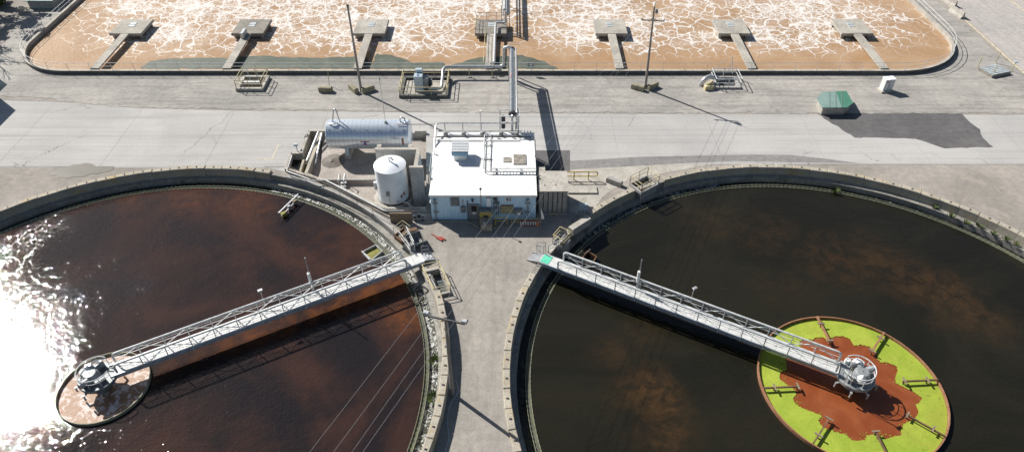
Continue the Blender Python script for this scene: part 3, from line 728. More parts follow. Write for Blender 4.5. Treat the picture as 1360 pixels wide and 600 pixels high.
# raised long block on the right tank's rim above the small pit
bq = P(770, 299, .45); tag(MB().box((bq.x, bq.y, .42), (2.6, .7, .8), R(42), .05).build('concrete_block', 'concrete'), 'long pale concrete block on the right tank rim above the small railed pit', 'block')

WL = Vector((-32.95, 33.97, 0)); WR = Vector((27.37, 34.10, 0))      # wells and drives
# centre wells
def well(c, r, mat, label, top=-.92, th=.07):
    t = thing('centre_well', label, 'well', (c.x, c.y, ZW))
    MB().lathe([(r-th,-1.9),(r-th,top),(r,top),(r,-1.9)], (c.x,c.y,0), 96).build('rim', mat, t, True)
    return t
grainy('mossrim', (0.22,0.22,0.15), (0.32,0.31,0.22), 1.5, 8, 0.8, 0.3)
wlft = well(WL, 3.52, 'mossrim', 'small steel ring of tan foam in the middle of the left tank')
struct(MB().cyl((WL.x,WL.y,-1.35), 3.44, .19, 64).build('well_water', 'well_foam'))
wrgt = well(WR, 7.27, 'rust', 'large rusty steel ring of red sludge and duckweed in the right tank', -.88, .10)
struct(MB().cyl((WR.x,WR.y,-1.35), 7.16, .19, 96).build('well_water', 'red_sludge'))
red = [(165,190),(200,140),(250,128),(290,120),(318,134),(345,112),(375,116),(400,125),(425,150),(450,158),(480,162),(510,185),(517,215),(540,228),(565,222),(605,240),(612,262),(598,285),(600,310),(640,335),(680,342),(692,365),(684,400),(690,430),(680,455),(630,485),(622,528),(560,542),(520,530),(478,530),(470,550),(420,548),(385,530),(350,515),(300,495),(278,470),(288,448),(240,430),(205,415),(185,400),(178,380),(183,350),(160,330),(110,290),(112,262),(138,250),(140,205)]
red = [P(1000+x/3.159, 410+y/3.159, -1.12) for x, y in red]
red = rough_outline(rough_outline(red, .12, .45, rnd), .03, .10, rnd)
ring = circle(WR, 7.15, 120)
m = fill2d(ring, [red], -1.12)
rgd = random.Random(21)
for _ in range(260):                                   # clumps that have drifted off the edge of the mat
    q = red[rgd.randrange(len(red))]; d_ = (Vector((WR.x,WR.y))-Vector((q[0],q[1]))).normalized()
    c_ = Vector((q[0],q[1]))+d_*abs(rgd.gauss(0,.22))+Vector((-d_.y,d_.x))*rgd.gauss(0,.1); r_ = .010+.045*rgd.random()**2; n_ = rgd.randint(5,8); a0_ = rgd.random()*6
    zz = -1.116+rgd.random()*.003
    m.add([(c_.x+math.cos(a0_+6.283*k/n_)*r_*rgd.uniform(.5,1.4), c_.y+math.sin(a0_+6.283*k/n_)*r_*rgd.uniform(.5,1.4), zz) for k in range(n_)], [tuple(range(n_))])
o = m.build('duckweed', 'duckweed'); o['label'] = 'bright yellow-green duckweed mat floating inside the rusty ring'; o['category'] = 'duckweed'; stuff(o)
# radial baffles in the right well
b0 = ang(WR, 1245, 504, -.8)
for i in range(8):
    a = R(b0+45*i); ca, sa = math.cos(a), math.sin(a)
    f = lambda r_, z, s=0: (WR.x+ca*r_-sa*s, WR.y+sa*r_+ca*s, z)
    mt = 'rust' if i in (1, 2) else 'rust_dark'
    MB().beam(f(7.18,-.80), f(4.25,-.80), .16 if i in (1,2) else .11, .14).build('baffle_arm', mt, wrgt)
    for r_ in (4.4, 6.3):
        MB().beam(f(r_,-.70,-.32), f(r_,-.70,.32), .14, .06).build('baffle_plate', 'plywood', wrgt)
        MB().box((f(r_,0)[0], f(r_,0)[1], -1.0), (.09,.09,.44)).build('stanchion', mt, wrgt)

# ------------------------------------------------------------------ bridges and drives
def bridge(c, end, zd, label, group_rail, ext):
    d = Vector((end.x-c.x, end.y-c.y, 0)); L = d.length; d.normalize(); n = Vector((-d.y, d.x, 0))
    if n.y < 0: n = -n                                   # n points to the far side
    t = thing('clarifier_bridge', label, 'bridge', (end.x, end.y, 0))
    W = .62
    pt = lambda s_, w, z: Vector((c.x,c.y,0))+d*s_+n*w+Vector((0,0,z))
    # deck boards, one by one
    N = int((L-1.2)/.98)
    me = None
    for k in range(N):
        s_ = 1.25+(k+.5)*(L-1.25)/N
        MB().beam(pt(s_-(L-1.25)/N*.5+.012, 0, zd), pt(s_+(L-1.25)/N*.5-.012, 0, zd), 2*W-.1, .05).build('deck_panel', 'bridge_deck', t)
    for w in (-W, W):
        MB().beam(pt(.9, w, zd-.17), pt(L-.15, w, zd-.17), .09, .40).build('girder', 'rail_paint' if w > 0 else 'girder_blue', t)
        cs = pt(1.5, w, zd+1.12); ce = pt(L-ext, w, zd+1.12)
        MB().tube(bend([pt(1.5,w,zd+.2), cs, ce, pt(L-ext,w,zd+.1)], .35), .088, 8).build('handrail', 'rail_paint', t, True)
        MB().tube([pt(1.5,w,zd+.58), pt(L-ext,w,zd+.58)], .026, 6).build('mid_rail', 'rail_paint', t)
        MB().tube([pt(1.5,w,zd+.84), pt(L-ext,w,zd+.84)], .018, 5).build('mid_rail', 'rail_paint', t)
        np_ = int((L-ext-1.5)/1.78)
        for k in range(np_+1):
            s_ = 1.5+k*(L-ext-1.5)/np_
            if 0 < k < np_:
                MB().beam(pt(s_,w*1.07,zd-.34), pt(s_,w,zd+1.08), .075, .075, d).build('post', 'rail_paint', t)
            if k < np_:
                s2 = 1.5+(k+1)*(L-ext-1.5)/np_
                za, zb_ = (zd+.05, zd+1.05) if k % 2 == (0 if w > 0 else 1) else (zd+1.05, zd+.05)
                bw_ = .055 if w > 0 else .026
                MB().beam(pt(s_,w,za), pt(s2,w,zb_), bw_, bw_).build('brace', 'rail_paint', t)
    for k in range(1, 9):
        s_ = 1.5+k*(L-3)/9
        MB().beam(pt(s_,-W,zd-.3), pt(s_,W,zd-.3), .08, .1).build('cross_beam', 'girder_blue', t)
    return t, pt, L, d, n
plain('bridge_deck', (0.58, 0.585, 0.57), 0.6, 0.1, 0.1, 3)
plain('girder_blue', (0.36, 0.40, 0.45), 0.5, 0.2)
ZD = .42
eL = P(562, 341, ZD); eR = P(719, 342, ZD)
brL, ptL, LL, dL_, nL_ = bridge(WL, eL, ZD, 'pale steel walkway bridge across the left brown tank', None, 1.9)
brR, ptR, LR, dR_, nR_ = bridge(WR, eR, ZD, 'pale steel walkway bridge across the right dark tank', None, 2.0)
MB().beam(ptR(LR-.95,0,ZD+.035), ptR(LR-.1,0,ZD+.035), 1.1, .012).build('green_mat', 'mint', brR, label='bright green mat at the bank end of the deck')

def drive(c, zd, label, hub_mat, ang0, left):
    t = thing('clarifier_drive', label, 'drive unit', (c.x, c.y, ZW))
    f = lambda a, r_, z: (c.x+math.cos(a)*r_, c.y+math.sin(a)*r_, z)
    MB().lathe([(.05,zd-.55),(1.15,zd-.55),(1.45,zd-.38),(1.48,zd-.12),(1.43,zd-.06),(.05,zd-.06)], (c.x,c.y,0), 48).build('turntable', hub_mat, t, True)
    MB().cyl((c.x,c.y,-4), .55, zd+3.5, 24).build('column', 'drive_dark', t, True)
    for k in range(8):
        a = ang0+k*math.pi/4
        m = MB().beam(f(a,1.35,zd-.42), f(a,1.75,zd-.42), .16, .1); m.beam(f(a,1.72,zd-.42), f(a,1.72,zd-.9), .1, .1)
        m.build('bracket', 'galv_dull', t)
    # circular guard rail
    a0, a1 = ang0+R(38), ang0+R(322)
    for z, r_ in ((.88,.045),(.46,.028)):
        MB().tube([f(a0+(a1-a0)*k/26, 1.24, zd+z) for k in range(27)], r_, 8).build('rail', 'rail_paint', t, True)
    for k in range(8):
        a = a0+(a1-a0)*k/7; MB().tube([f(a,1.24,zd-.06), f(a,1.24,zd+.88)], .03, 6).build('post', 'rail_paint', t)
    # gear box, motor, chain guard
    q = ang0+R(180)
    MB().lathe([(.05,zd+.62),(.45,zd+.60),(.62,zd+.40),(.66,zd-.06)], f(q,.35,0), 24).build('gear_housing', 'drive_grey', t, True)
    g0 = Vector(f(q+R(40),.75,zd+.35)); 
    MB().tube([g0, g0+Vector((math.cos(q+R(40))*.75, math.sin(q+R(40))*.75, .12))], .24, 14).build('motor', 'galv', t, True)
    m = MB(); g1 = Vector(f(q+R(40),.75,zd+.35)); dv = Vector((math.cos(q+R(40)), math.sin(q+R(40)), .16))
    for k in range(4): m.tube([g1+dv*(.28+k*.12), g1+dv*(.32+k*.12)], .265, 14)
    m.build('motor_fins', 'drive_grey', t)
    MB().lathe([(.02,.42),(.40,-.10),(.40,-.14),(.02,-.14)], (f(q-R(60),.75,zd+.5)), 16).build('guard_cone', 'cabinet_white', t, True)
    MB().box(f(ang0+R(70),.85,zd+.25), (.75,.35,.55), ang0+R(35), .04).build('control_box', 'drive_grey', t)
    MB().box(f(ang0-R(75),.75,zd+.12), (.8,.45,.4), ang0+R(20), .04).build('oil_box', 'drive_dark' if left else 'drive_grey', t)
    if not left:
        MB().lathe([(.02,.30),(.18,.28),(.24,.20),(.26,.12),(.44,.08),(.46,-.06),(.40,-.16)], f(ang0-R(88),1.18,zd+.12), 24).build('lid', 'cabinet_white', t, True)
        MB().lathe([(.02,.2),(.22,.16),(.26,-.1),(.24,-.2)], f(ang0-R(50),1.28,zd+.12), 18).build('cap', 'cabinet_white', t, True)
        p = Vector(f(ang0+R(62),1.55,zd)); m = MB()
        m.tube([p, p+Vector((0,0,2.2))], .03, 6); m.tube([p+Vector((.5,-.1,0)), p+Vector((.05,0,2.1))], .025, 6); m.build('lamp_post', 'galv', t)
        MB().box(p+Vector((.08,0,2.25)), (.42,.22,.16), .3, .02).build('lamp', 'dark_metal', t)
    else:
        MB().cyl(f(ang0+R(150),.8,zd-.06), .42, .62, 20, .36).build('reducer', 'drive_grey', t, True)
        MB().cyl(f(ang0+R(205),.95,zd-.06), .28, .5, 16).build('reducer', 'drive_dark', t, True)
        MB().box(f(ang0+R(115),.75,zd+.62), (.5,.35,.4), .4, .04).build('motor_cover', 'galv', t)
    return t
drive(WL, ZD, 'grey motor drive with round rail at the left bridge end over tan foam', 'drive_dark', math.atan2(dL_.y, dL_.x), True)
drive(WR, ZD, 'pale grey motor drive with round rail in the middle of the duckweed', 'drive_grey', math.atan2(dR_.y, dR_.x), False)
# masts and lamps on the bridges
def mast(p, h, label, lean=(0,0), housing=True):
    t = thing('level_probe', label, 'mast', p); p = Vector(p)
    MB().tube([p, p+Vector((lean[0]*.35, lean[1]*.35, h*.35)), p+Vector((lean[0], lean[1], h))], .05, 6).build('mast', 'galv', t)
    if housing: MB().tube([p+Vector((-.05,.0,.9)), p+Vector((lean[0]*.45-.05, lean[1]*.45, .9+1.25))], .14, 10).build('housing', 'white_paint', t, True)
    MB().box(p+Vector((0,0,.35)), (.22,.18,.5)).build('clamp_box', 'galv_dull', t)
    return t
mast(P(415,380,ZD+.5)-Vector((0,0,.5)), 4.0, 'tall thin mast with a white housing on the left bridge rail')
mast(P(846,383,ZD), 3.6, 'tall thin mast with a white housing on the right bridge', (0,0))
def bridge_lamp(p, label):
    t = thing('bridge_lamp', label, 'lamp', p); p = Vector(p)
    MB().tube([p, p+Vector((0,0,1.9))], .035, 6).build('post', 'galv', t)
    MB().box(p+Vector((.05,-.08,1.95)), (.42,.26,.14), .5, .03).build('lamp_head', 'galv', t)
bridge_lamp(P(917,402,ZD), 'small lamp on a short post midway along the right bridge')
bridge_lamp(P(352,405,ZD), 'small lamp low on the far rail of the left bridge')

# ------------------------------------------------------------------ pump building
X0, X1, Y0, Y1, HE = -8.0, 2.32, 53.5, 64.0, 3.02
bld = thing('pump_building', 'pale blue corrugated pump building with a white flat roof, numbered 92', 'building', ((X0+X1)/2, Y0, 0))
def ribbed(p0, p1, z0, z1, step=.26, dep=.05):
    p0 = Vector((*p0,0)); p1 = Vector((*p1,0)); L = (p1-p0).length; d = (p1-p0)/L; n = Vector((d.y,-d.x,0)); m = MB()
    prof = []; k = int(L/step)
    for i in range(k):
        a = i*L/k; w = L/k
        prof += [(a,0),(a+w*.55,0),(a+w*.62,dep),(a+w*.93,dep)]
    prof.append((L,0))
    vs = []
    for s_, o_ in prof:
        q = p0+d*s_+n*o_; vs += [(q.x,q.y,z0),(q.x,q.y,z1)]
    return m.add(vs, [(2*i,2*i+2,2*i+3,2*i+1) for i in range(len(prof)-1)])
for a, b in (((X0,Y0),(X1,Y0)), ((X1,Y0),(X1,Y1)), ((X1,Y1),(X0,Y1)), ((X0,Y1),(X0,Y0))):
    ribbed(a, b, 0, HE).build('wall', 'siding', bld)
rf = MB().add([(X0-.12,Y0-.14,HE),(X1+.12,Y0-.14,HE),(X1+.12,Y1+.1,HE+.10),(X0-.12,Y1+.1,HE+.10),(X0-.12,Y0-.14,HE+.20),(X1+.12,Y0-.14,HE+.20),(X1+.12,Y1+.1,HE+.32),(X0-.12,Y1+.1,HE+.32)],
      [(0,3,2,1),(4,5,6,7),(0,1,5,4),(1,2,6,5),(2,3,7,6),(3,0,4,7)]).build('roof', 'roof_white', bld)
MB().span((X0-.14,Y0-.21,HE+.02),(X1+.14,Y0-.143,HE+.235)).build('fascia', 'white_paint', bld)
MB().span((X0-.1,Y1-1.55,HE+.25),(X1-1.5,Y1-1.4,HE+.42)).build('roof_curb', 'white_paint', bld)
RZ = lambda y: HE+.20+.12*(y-Y0)/(Y1-Y0)
# facade pieces; u along the wall from the left corner, h above ground
def fb(name, u0, u1, h0, h1, dep, mat, parent=bld, back=.0, ch=0.0, label=None):
    return MB().span((X0+u0, Y0-.055-back-dep, h0), (X0+u1, Y0-.055-back, h1), ch).build(name, mat, parent, label=label)
lv = fb('louvre', 1.96, 2.82, 1.82, 2.92, .06, 'grey_paint')
for k in range(7): fb('slat', 2.02, 2.76, 1.88+k*.145, 1.97+k*.145, .03, 'drive_grey', lv, .062)
fb('meter_box', 2.91, 3.41, 1.05, 1.76, .16, 'grey_paint')
MB().tube([(X0+3.15,Y0-.12,1.76),(X0+3.15,Y0-.12,2.6)], .03, 6).build('conduit', 'red', bld)
MB().tube([(X0+3.6,Y0-.12,.02),(X0+3.6,Y0-.12,2.5)], .045, 6).build('conduit', 'dark_metal', bld)
dr = fb('door', 3.80, 4.66, .03, 1.96, .05, 'drive_grey')
for a, b, c_, e in ((3.70,3.80,.0,2.06),(4.66,4.76,.0,2.06),(3.80,4.66,1.96,2.06)): fb('door_frame', a, b, c_, e, .08, 'grey_paint', dr)
fb('window', 3.96, 4.5, 1.15, 1.82, .02, 'black', dr, .055)
fb('sign', 4.06, 4.4, .78, 1.02, .015, 'white_paint', dr, .055)
fb('handle', 4.56, 4.62, .85, 1.0, .05, 'dark_metal', dr, .055)
fb('wall_lamp', 4.02, 4.24, 2.42, 2.72, .2, 'dark_metal')
fb('wall_box', 5.5, 5.92, 1.85, 2.95, .18, 'tank_white')
fb('wall_box_hood', 5.46, 5.96, 2.952, 3.0, .24, 'cabinet_blue')
m = MB()
for u in (6.2, 6.42, 6.64): m.tube([(X0+u,Y0-.16,.75),(X0+u+.02,Y0-.16,2.2),(X0+6.42,Y0-.14,2.85)], .045, 6)
m.beam((X0+6.1,Y0-.14,1.6),(X0+6.78,Y0-.14,1.6),.06,.06); m.beam((X0+6.1,Y0-.14,2.25),(X0+6.78,Y0-.14,2.25),.06,.06); m.box((X0+6.35,Y0-.18,2.8),(.42,.2,.2))
m.build('hose_manifold', 'dark_metal', bld)
lw = fb('wide_louvre', 6.82, 8.15, .85, 1.95, .07, 'tan_louver')
for k in range(5): fb('slat', 6.9, 8.07, .92+k*.2, 1.02+k*.2, .03, 'pale_yellow', lw, .072)
fb('opening', 6.9, 8.07, 1.66, 1.9, .008, 'black', lw, .072)
hd = fb('box_hood', 8.2, 9.1, .95, 1.55, .35, 'grey_paint', ch=.04); fb('notice', 8.5, 8.82, .98, 1.2, .01, 'white_paint', hd, .36)
sg = fb('number_sign', 7.34, 7.98, 2.36, 2.86, .02, 'white_paint')
M = Matrix.Translation(Vector((X0+7.66, Y0-.055-.024, 2.60))-Vector((ORG[sg.name]))) @ Matrix.Rotation(R(90), 4, 'X')
text_mesh('numeral', '92', .52, 'ink', sg, M)
for u in (.42, 9.55):
    m = MB().beam((X0+u,Y0-.14,.0 if u < 1 else .75),(X0+u,Y0-.14,2.7),.26 if u > 1 else .16,.1); m.box((X0+u,Y0-.18,2.62),(.3,.14,.22)); m.box((X0+u,Y0-.16,2.2),(.5,.1,.08)); m.box((X0+u,Y0-.16,1.05),(.55,.1,.08))
    m.build('pipe_stand', 'drive_grey', bld)
MB().tube([(X0+4.95,Y0-.2,1.6),(X0+4.95,Y0-.2,4.1)], .035, 6).build('vent_stack', 'rust_dark', bld); MB().lathe([(.02,.2),(.11,.12),(.13,0),(.02,-.02)], (X0+4.95,Y0-.2,4.0), 12).build('vent_cap', 'dark_metal', bld, True)
# roof hardware
hood = MB().span((-6.0,59.0,RZ(59.5)),(-4.7,60.0,RZ(59.5)+.62)).build('vent_hood', 'cabinet_white', bld)
MB().add([(-6.2,58.8,4.0),(-4.5,58.8,4.0),(-4.5,60.6,4.0),(-6.2,60.6,4.0),(-6.2,58.8,4.42),(-4.5,58.8,4.42),(-4.5,60.6,4.62),(-6.2,60.6,4.62)],
   [(0,3,2,1),(4,5,6,7),(0,1,5,4),(1,2,6,5),(2,3,7,6),(3,0,4,7)]).build('vent_box', 'vent_blue', hood)
for k in range(7):
    y = 58.95+k*.24; MB().beam((-6.22,y,4.49+.027*k),(-4.48,y,4.49+.027*k),.13,.10).build('vent_slat', 'cabinet_white', hood)
MB().span((-.9,58.7,3.27),(-.1,59.5,3.36)).build('roof_hatch', 'brown_panel', bld)
MB().span((.15,58.3,3.27),(1.45,60.0,3.38)).build('roof_hatch', 'brown_panel', bld)
def ladder(name, a, b, w, n, mat, par):
    a = Vector(a); b = Vector(b); d = (b-a).normalized(); s_ = d.cross(Vector((0,0,1))).normalized()*w/2; m = MB()
    m.beam(a-s_,b-s_,.05,.1); m.beam(a+s_,b+s_,.05,.1)
    for k in range(n): p = a+(b-a)*((k+.5)/n); m.beam(p-s_,p+s_,.04,.04)
    return m.build(name, mat, par)
ladder('cable_tray', (-2.62,63.9,3.55), (-2.62,57.3,3.48), .55, 14, 'rail_paint', bld)
ladder('cable_tray', (-2.2,57.1,3.48), (2.4,57.1,3.48), .55, 14, 'rail_paint', bld)
MB().tube(bend([(-2.95,63.9,3.6),(-2.95,57.0,3.5),(-2.3,56.75,3.5),(2.4,56.75,3.5)],.4),.06,8).build('conduit','galv',bld)
for y in (59.2, 61.6): MB().box((-2.62,y,3.37),(1.0,.12,.12)).build('tray_foot','galv_dull',bld)
for x in (-1.6,.9): MB().box((x,57.1,3.35),(.12,.9,.1)).build('tray_foot','galv_dull',bld)
# pipes along the back edge on stands
MB().tube(bend([(-8.25,54.6,1.2),(-8.25,64.4,4.35),(0.4,64.4,4.35)],.5),.075,8).build('pipe','galv',bld,True)
MB().tube(bend([(-8.1,62.95,3.55),(1.9,62.95,3.55),(2.45,62.6,3.5),(2.45,59.5,3.4),(2.45,59.4,1.0)],.4),.065,8).build('pipe','dark_metal',bld,True)
MB().tube([(-8.0,63.75,3.75),(1.1,63.75,3.75)],.055,8).build('pipe','galv',bld,True)
for x in (-7.3,-5.35,-3.35,-1.3,.4):
    m = MB().box((x,64.35,3.9),(.09,.09,1.2)); m.build('stand','galv_dull',bld)
    MB().lathe([(.02,.5),(.2,.42),(.26,.15),(.24,0)],(x+.12,63.55,3.36),14).build('pipe_boot','concrete_grey',bld,True)
for y in (56,58.5,61): MB().box((-8.25,y,1.0),(.1,.1,2.0)).build('stand','galv_dull',bld)
for k in range(3): MB().tube([(-8.45-.12*k,55.2,.6+.3*k),(-8.45-.12*k,63.2,1.2+.5*k)],.05,6).build('pipe','galv_dull',bld)
m = MB()
for z in (4.5,5.3): m.beam((-1.35,64.3,z),(.75,64.3,z),.09,.09); m.beam((-1.35,65.6,z),(.75,65.6,z),.09,.09); m.beam((.75,64.3,z),(.75,65.6,z),.09,.09)
for x in (-1.3,.7):
    for y in (64.3,65.6): m.box((x,y,2.65 if y > 65 else 4.3),(.12,.12,5.3 if y > 65 else 2.0))
m.build('service_frame','rail_paint',bld)
MB().tube([(-.95,64.8,3.5),(-.95,64.8,5.0)],.22,12).build('filter','black',bld,True)
MB().tube([(-3.4,64.6,3.2),(-3.4,64.6,5.4)],.03,6).build('antenna','galv_dull',bld); MB().box((-3.4,64.6,5.6),(.2,.2,.42)).build('antenna_head','white_paint',bld)
for x in (1.35,1.7,2.0): MB().tube([(x,63.5,3.3),(x,63.5,3.95)],.07,8).build('vent_pipe','white_paint',bld)
MB().span((1.0,63.0,3.25),(2.35,64.0,3.34)).build('roof_curb','roof_white',bld)

# pieces standing in front of the building
yc = thing('yellow_cabinet', 'yellow equipment cabinet beside the grey door', 'cabinet', (X0+5.35, Y0-.5, 0))
MB().span((X0+4.8,Y0-.75,0),(X0+5.98,Y0-.12,1.6),.03).build('body','yellow',yc)
MB().span((X0+4.76,Y0-.8,1.602),(X0+6.02,Y0-.1,1.66)).build('lid','grey_paint',yc)
MB().box((X0+5.4,Y0-.757,1.05),(.45,.012,.3)).build('plate','dark_metal',yc)
gb = thing('grey_tote', 'grey bin in front of the yellow cabinet', 'bin', (X0+5.5, Y0-1.4, 0))
m = MB(); cx, cy = X0+5.5, Y0-1.4
for dx, dy, sx, sy in ((0,-.5,1.1,.06),(0,.5,1.1,.06),(-.52,0,.06,.94),(.52,0,.06,.94)): m.box((cx+dx,cy+dy,.47),(sx,sy,.86))
m.box((cx,cy,.06),(.98,.94,.04)); m.build('body','brown_panel',gb); MB().box((cx,cy,.925),(1.16,1.12,.05)).build('lid','brown_panel',gb); MB().tube([(cx-.2,cy-.6,.2),(cx-.2,cy-.6,1.3)],.025,6).build('handle','rail_paint',gb)
ys = thing('yellow_guard', 'short yellow pipe guard by the hose manifold', 'guard', (X0+6.9,Y0-.9,0))
MB().tube(bend([(X0+6.35,Y0-.9,0),(X0+6.35,Y0-.9,1.0),(X0+7.5,Y0-.9,1.0),(X0+7.5,Y0-.9,0)],.12),.055,8).build('frame','yellow',ys,True)
MB().tube([(X0+6.35,Y0-.9,.55),(X0+7.5,Y0-.9,.55)],.045,6).build('rail','yellow',ys)
hb = thing('hose_bench', 'low yellow stand with a striped barrier plank along the wall', 'barrier', (X0+9.3,Y0-.9,0))
for z in (.3,.72): MB().tube([(X0+7.9,Y0-.75,z),(X0+10.9,Y0-.75,z)],.04,6).build('rail','yellow',hb)
for x in (7.95,8.6,10.2,10.85): MB().tube([(X0+x,Y0-.75,0),(X0+x,Y0-.75,.76)],.04,6).build('post','yellow',hb)
MB().beam((X0+8.75,Y0-1.0,.62),(X0+10.7,Y0-1.0,.62),.05,.08).build('barrier_rail','red',hb); MB().beam((X0+8.75,Y0-1.0,.08),(X0+10.7,Y0-1.0,.08),.05,.08).build('barrier_rail','red',hb)
for k in range(8): MB().box((X0+8.85+k*.25,Y0-1.0,.35),(.11,.04,.46)).build('barrier_slat','white_paint',hb)
MB().cyl((X0+10.55,Y0-1.0,.0),.12,.7,12,.04).build('cone','orange',hb,True)
fp = P(718, 303); fl = thing('flag_post', 'white flag on a short post in front of the grey slatted shed', 'flag', fp)
MB().tube([fp, fp+Vector((0,0,1.9))],.03,6).build('post','wood_pole',fl)
MB().add([fp+Vector(q) for q in ((-.03,0,2.35),(.06,0,2.3),(.34,.05,1.25),(.2,.03,1.1),(.0,0,1.35),(-.03,.03,2.35),(.06,.03,2.3),(.34,.08,1.25),(.2,.06,1.1),(.0,.03,1.35))],
         [(0,1,2,3,4),(9,8,7,6,5),(0,5,6,1),(1,6,7,2),(2,7,8,3),(3,8,9,4),(4,9,5,0)]).build('flag','white_paint',fl)
# hose line on the ground
hp = [P(565,296.5), P(590,294.5), P(620,294.5), P(628,298), P(635,303), P(652,304.5), P(662,302)]
tag(MB().tube([p+Vector((0,0,.04)) for p in bend(hp,.8)],.035,6).build('hose','pale_yellow'),'thin pale hose lying along the front of the blue building','hose')
# red tool on the ground
rp = P(582,317); rt = thing('red_tool', 'red long-handled tool lying on the concrete in front of the building', 'tool', rp)
MB().tube([P(573,311)+Vector((0,0,.06)), P(583,317)+Vector((0,0,.08))],.05,6).build('handle','red',rt)
m = MB().beam(P(580,316)+Vector((0,0,.1)), P(587,320)+Vector((0,0,.1)),.22,.14); m.beam(P(584,315.5)+Vector((0,0,.1)), P(591,319)+Vector((0,0,.1)),.18,.12); m.build('jaw','red',rt)

# slatted shed on the right
sh = thing('slatted_shed', 'grey slatted lean-to shed with a flat roof right of the blue building', 'shed', (4.1, 54.5, 0))
sx0, sx1, sy0, sy1 = 2.66, 5.5, 54.45, 57.6
plain('shed_board',(0.36,0.35,0.33),.7,0,.15)
for k in range(6):
    w = (sx1-sx0)/6; MB().span((sx0+k*w+.05,sy0-.04,.15),(sx0+(k+1)*w-.05,sy0+.03,2.8)).build('panel','shed_board',sh)
for k in range(6):
    w = (sy1-sy0)/6; MB().span((sx1-.03,sy0+k*w+.05,.15),(sx1+.04,sy0+(k+1)*w-.03,2.8)).build('panel','shed_board',sh)
MB().span((sx0,sy0+.035,.1),(sx1-.035,sy1,2.82)).build('frame','rust_dark',sh)
MB().span((sx0-.04,sy0-.12,2.825),(sx1+.12,sy1+.1,2.93)).build('roof','concrete',sh)
MB().span((sx0,sy1+.102,2.6),(sx0+.75,sy1+.8,2.9)).build('roof_extension','concrete',sh)
MB().span((sx0-.05,sy0-.25,0),(sx1+.1,sy0-.05,.14)).build('sill','concrete_grey',sh)
for x in (3.25,4.35): MB().box((x,55.3,3.0),(.06,.06,.14)).build('bolt','dark_metal',sh)
MB().tube(bend([(3.9,54.0,0),(3.9,54.0,.35),(4.5,54.0,.35),(4.5,54.0,0)],.1),.04,6).build('guard','yellow',sh)
MB().span((2.55,59.2,0),(3.0,60.0,1.6)).build('side_box','dark_metal',sh)

# yellow rail, slab, block by the right tank
yr = thing('yellow_rail', 'yellow rounded pipe rail on two posts over its shadow', 'railing', (7.4,60.0,0))
yrp = bend([(5.5,60.0,.62),(5.5,60.0,1.08),(9.15,60.0,1.08),(9.15,60.0,.52),(5.5,60.0,.52),(5.5,60.0,.62)],.22)
MB().tube(yrp,.062,8).build('rail','yellow',yr,True)
for x in (6.65,8.2): MB().tube([(x,60.0,0),(x,60.0,1.08)],.06,8).build('post','yellow',yr)
a, b = P(757,261,.2), P(795,250,.2)
tag(MB().span((5.9,57.55,.0),(9.0,58.75,.18),.03).build('concrete_slab','concrete'),'flat pale concrete slab beside the slatted shed','slab')
p = P(816,242,.2); tag(MB().box((p.x,p.y,.3),(1.75,.5,.6),R(-32),.06).build('concrete_block','concrete_grey'),'grey concrete block standing alone between the yellow rail and the railed pit','block')
ps = P(774,283); st = thing('small_stand', 'small blue-grey panel on legs by the right tank rim', 'stand', ps)
MB().box(ps+Vector((0,.1,.75)),(.85,.25,.75)).build('panel','cabinet_blue',st)
for dx in (-.35,0,.35): MB().box(ps+Vector((dx,.1,.19)),(.05,.05,.375)).build('leg','dark_metal',st)

# ------------------------------------------------------------------ railed pits beside the tanks
def quad_pit(name, q, z, label, rmat, floor, zf, wallmat='concrete_grey', rails=(0,1,2,3), rh=1.05):
    c = sum((Vector(p) for p in q), Vector((0,0,0)))/4
    t = thing(name, label, 'pit', (c.x,c.y,0))
    q = [Vector((p.x,p.y,0)) for p in q]; qi = [c+(p-c)*.88 for p in q]
    for i in range(4):
        j = (i+1)%4
        vs = [(*q[i].xy,-.02),(*q[j].xy,-.02),(*q[j].xy,z),(*q[i].xy,z),(*qi[i].xy,zf),(*qi[j].xy,zf),(*qi[j].xy,z),(*qi[i].xy,z)]
        MB().add(vs,[(0,1,2,3),(3,2,6,7),(7,6,5,4),(0,3,7,4),(1,5,6,2)]).build('wall',wallmat,t)
    m = MB().add([(*p.xy,zf+.3) for p in qi],[(0,1,2,3)]); m.build('pit_water' if floor.startswith('water') else 'floor',floor,t)
    for i in rails:
        a = c+(q[i]-c)*.95; b = c+(q[(i+1)%4]-c)*.95
        railing(t,[(a.x,a.y,z),(b.x,b.y,z)],rh,1.6,rmat,.04)
    return t
quad_pit('railed_pit', QR, .3, 'dark deep pit with pale yellow rails on the rim of the right tank', 'pale_yellow', 'mossy', -2.2)
quad_pit('railed_pit', QS, .3, 'small pit with yellow rails beside the right bridge', 'pale_yellow', 'mossy', -1.8, rh=.95)
quad_pit('railed_pit', QL, .3, 'pit of grey water with pale yellow rails beside the left bridge', 'pale_yellow', 'water_pit', -.75, 'concrete', rh=.85)
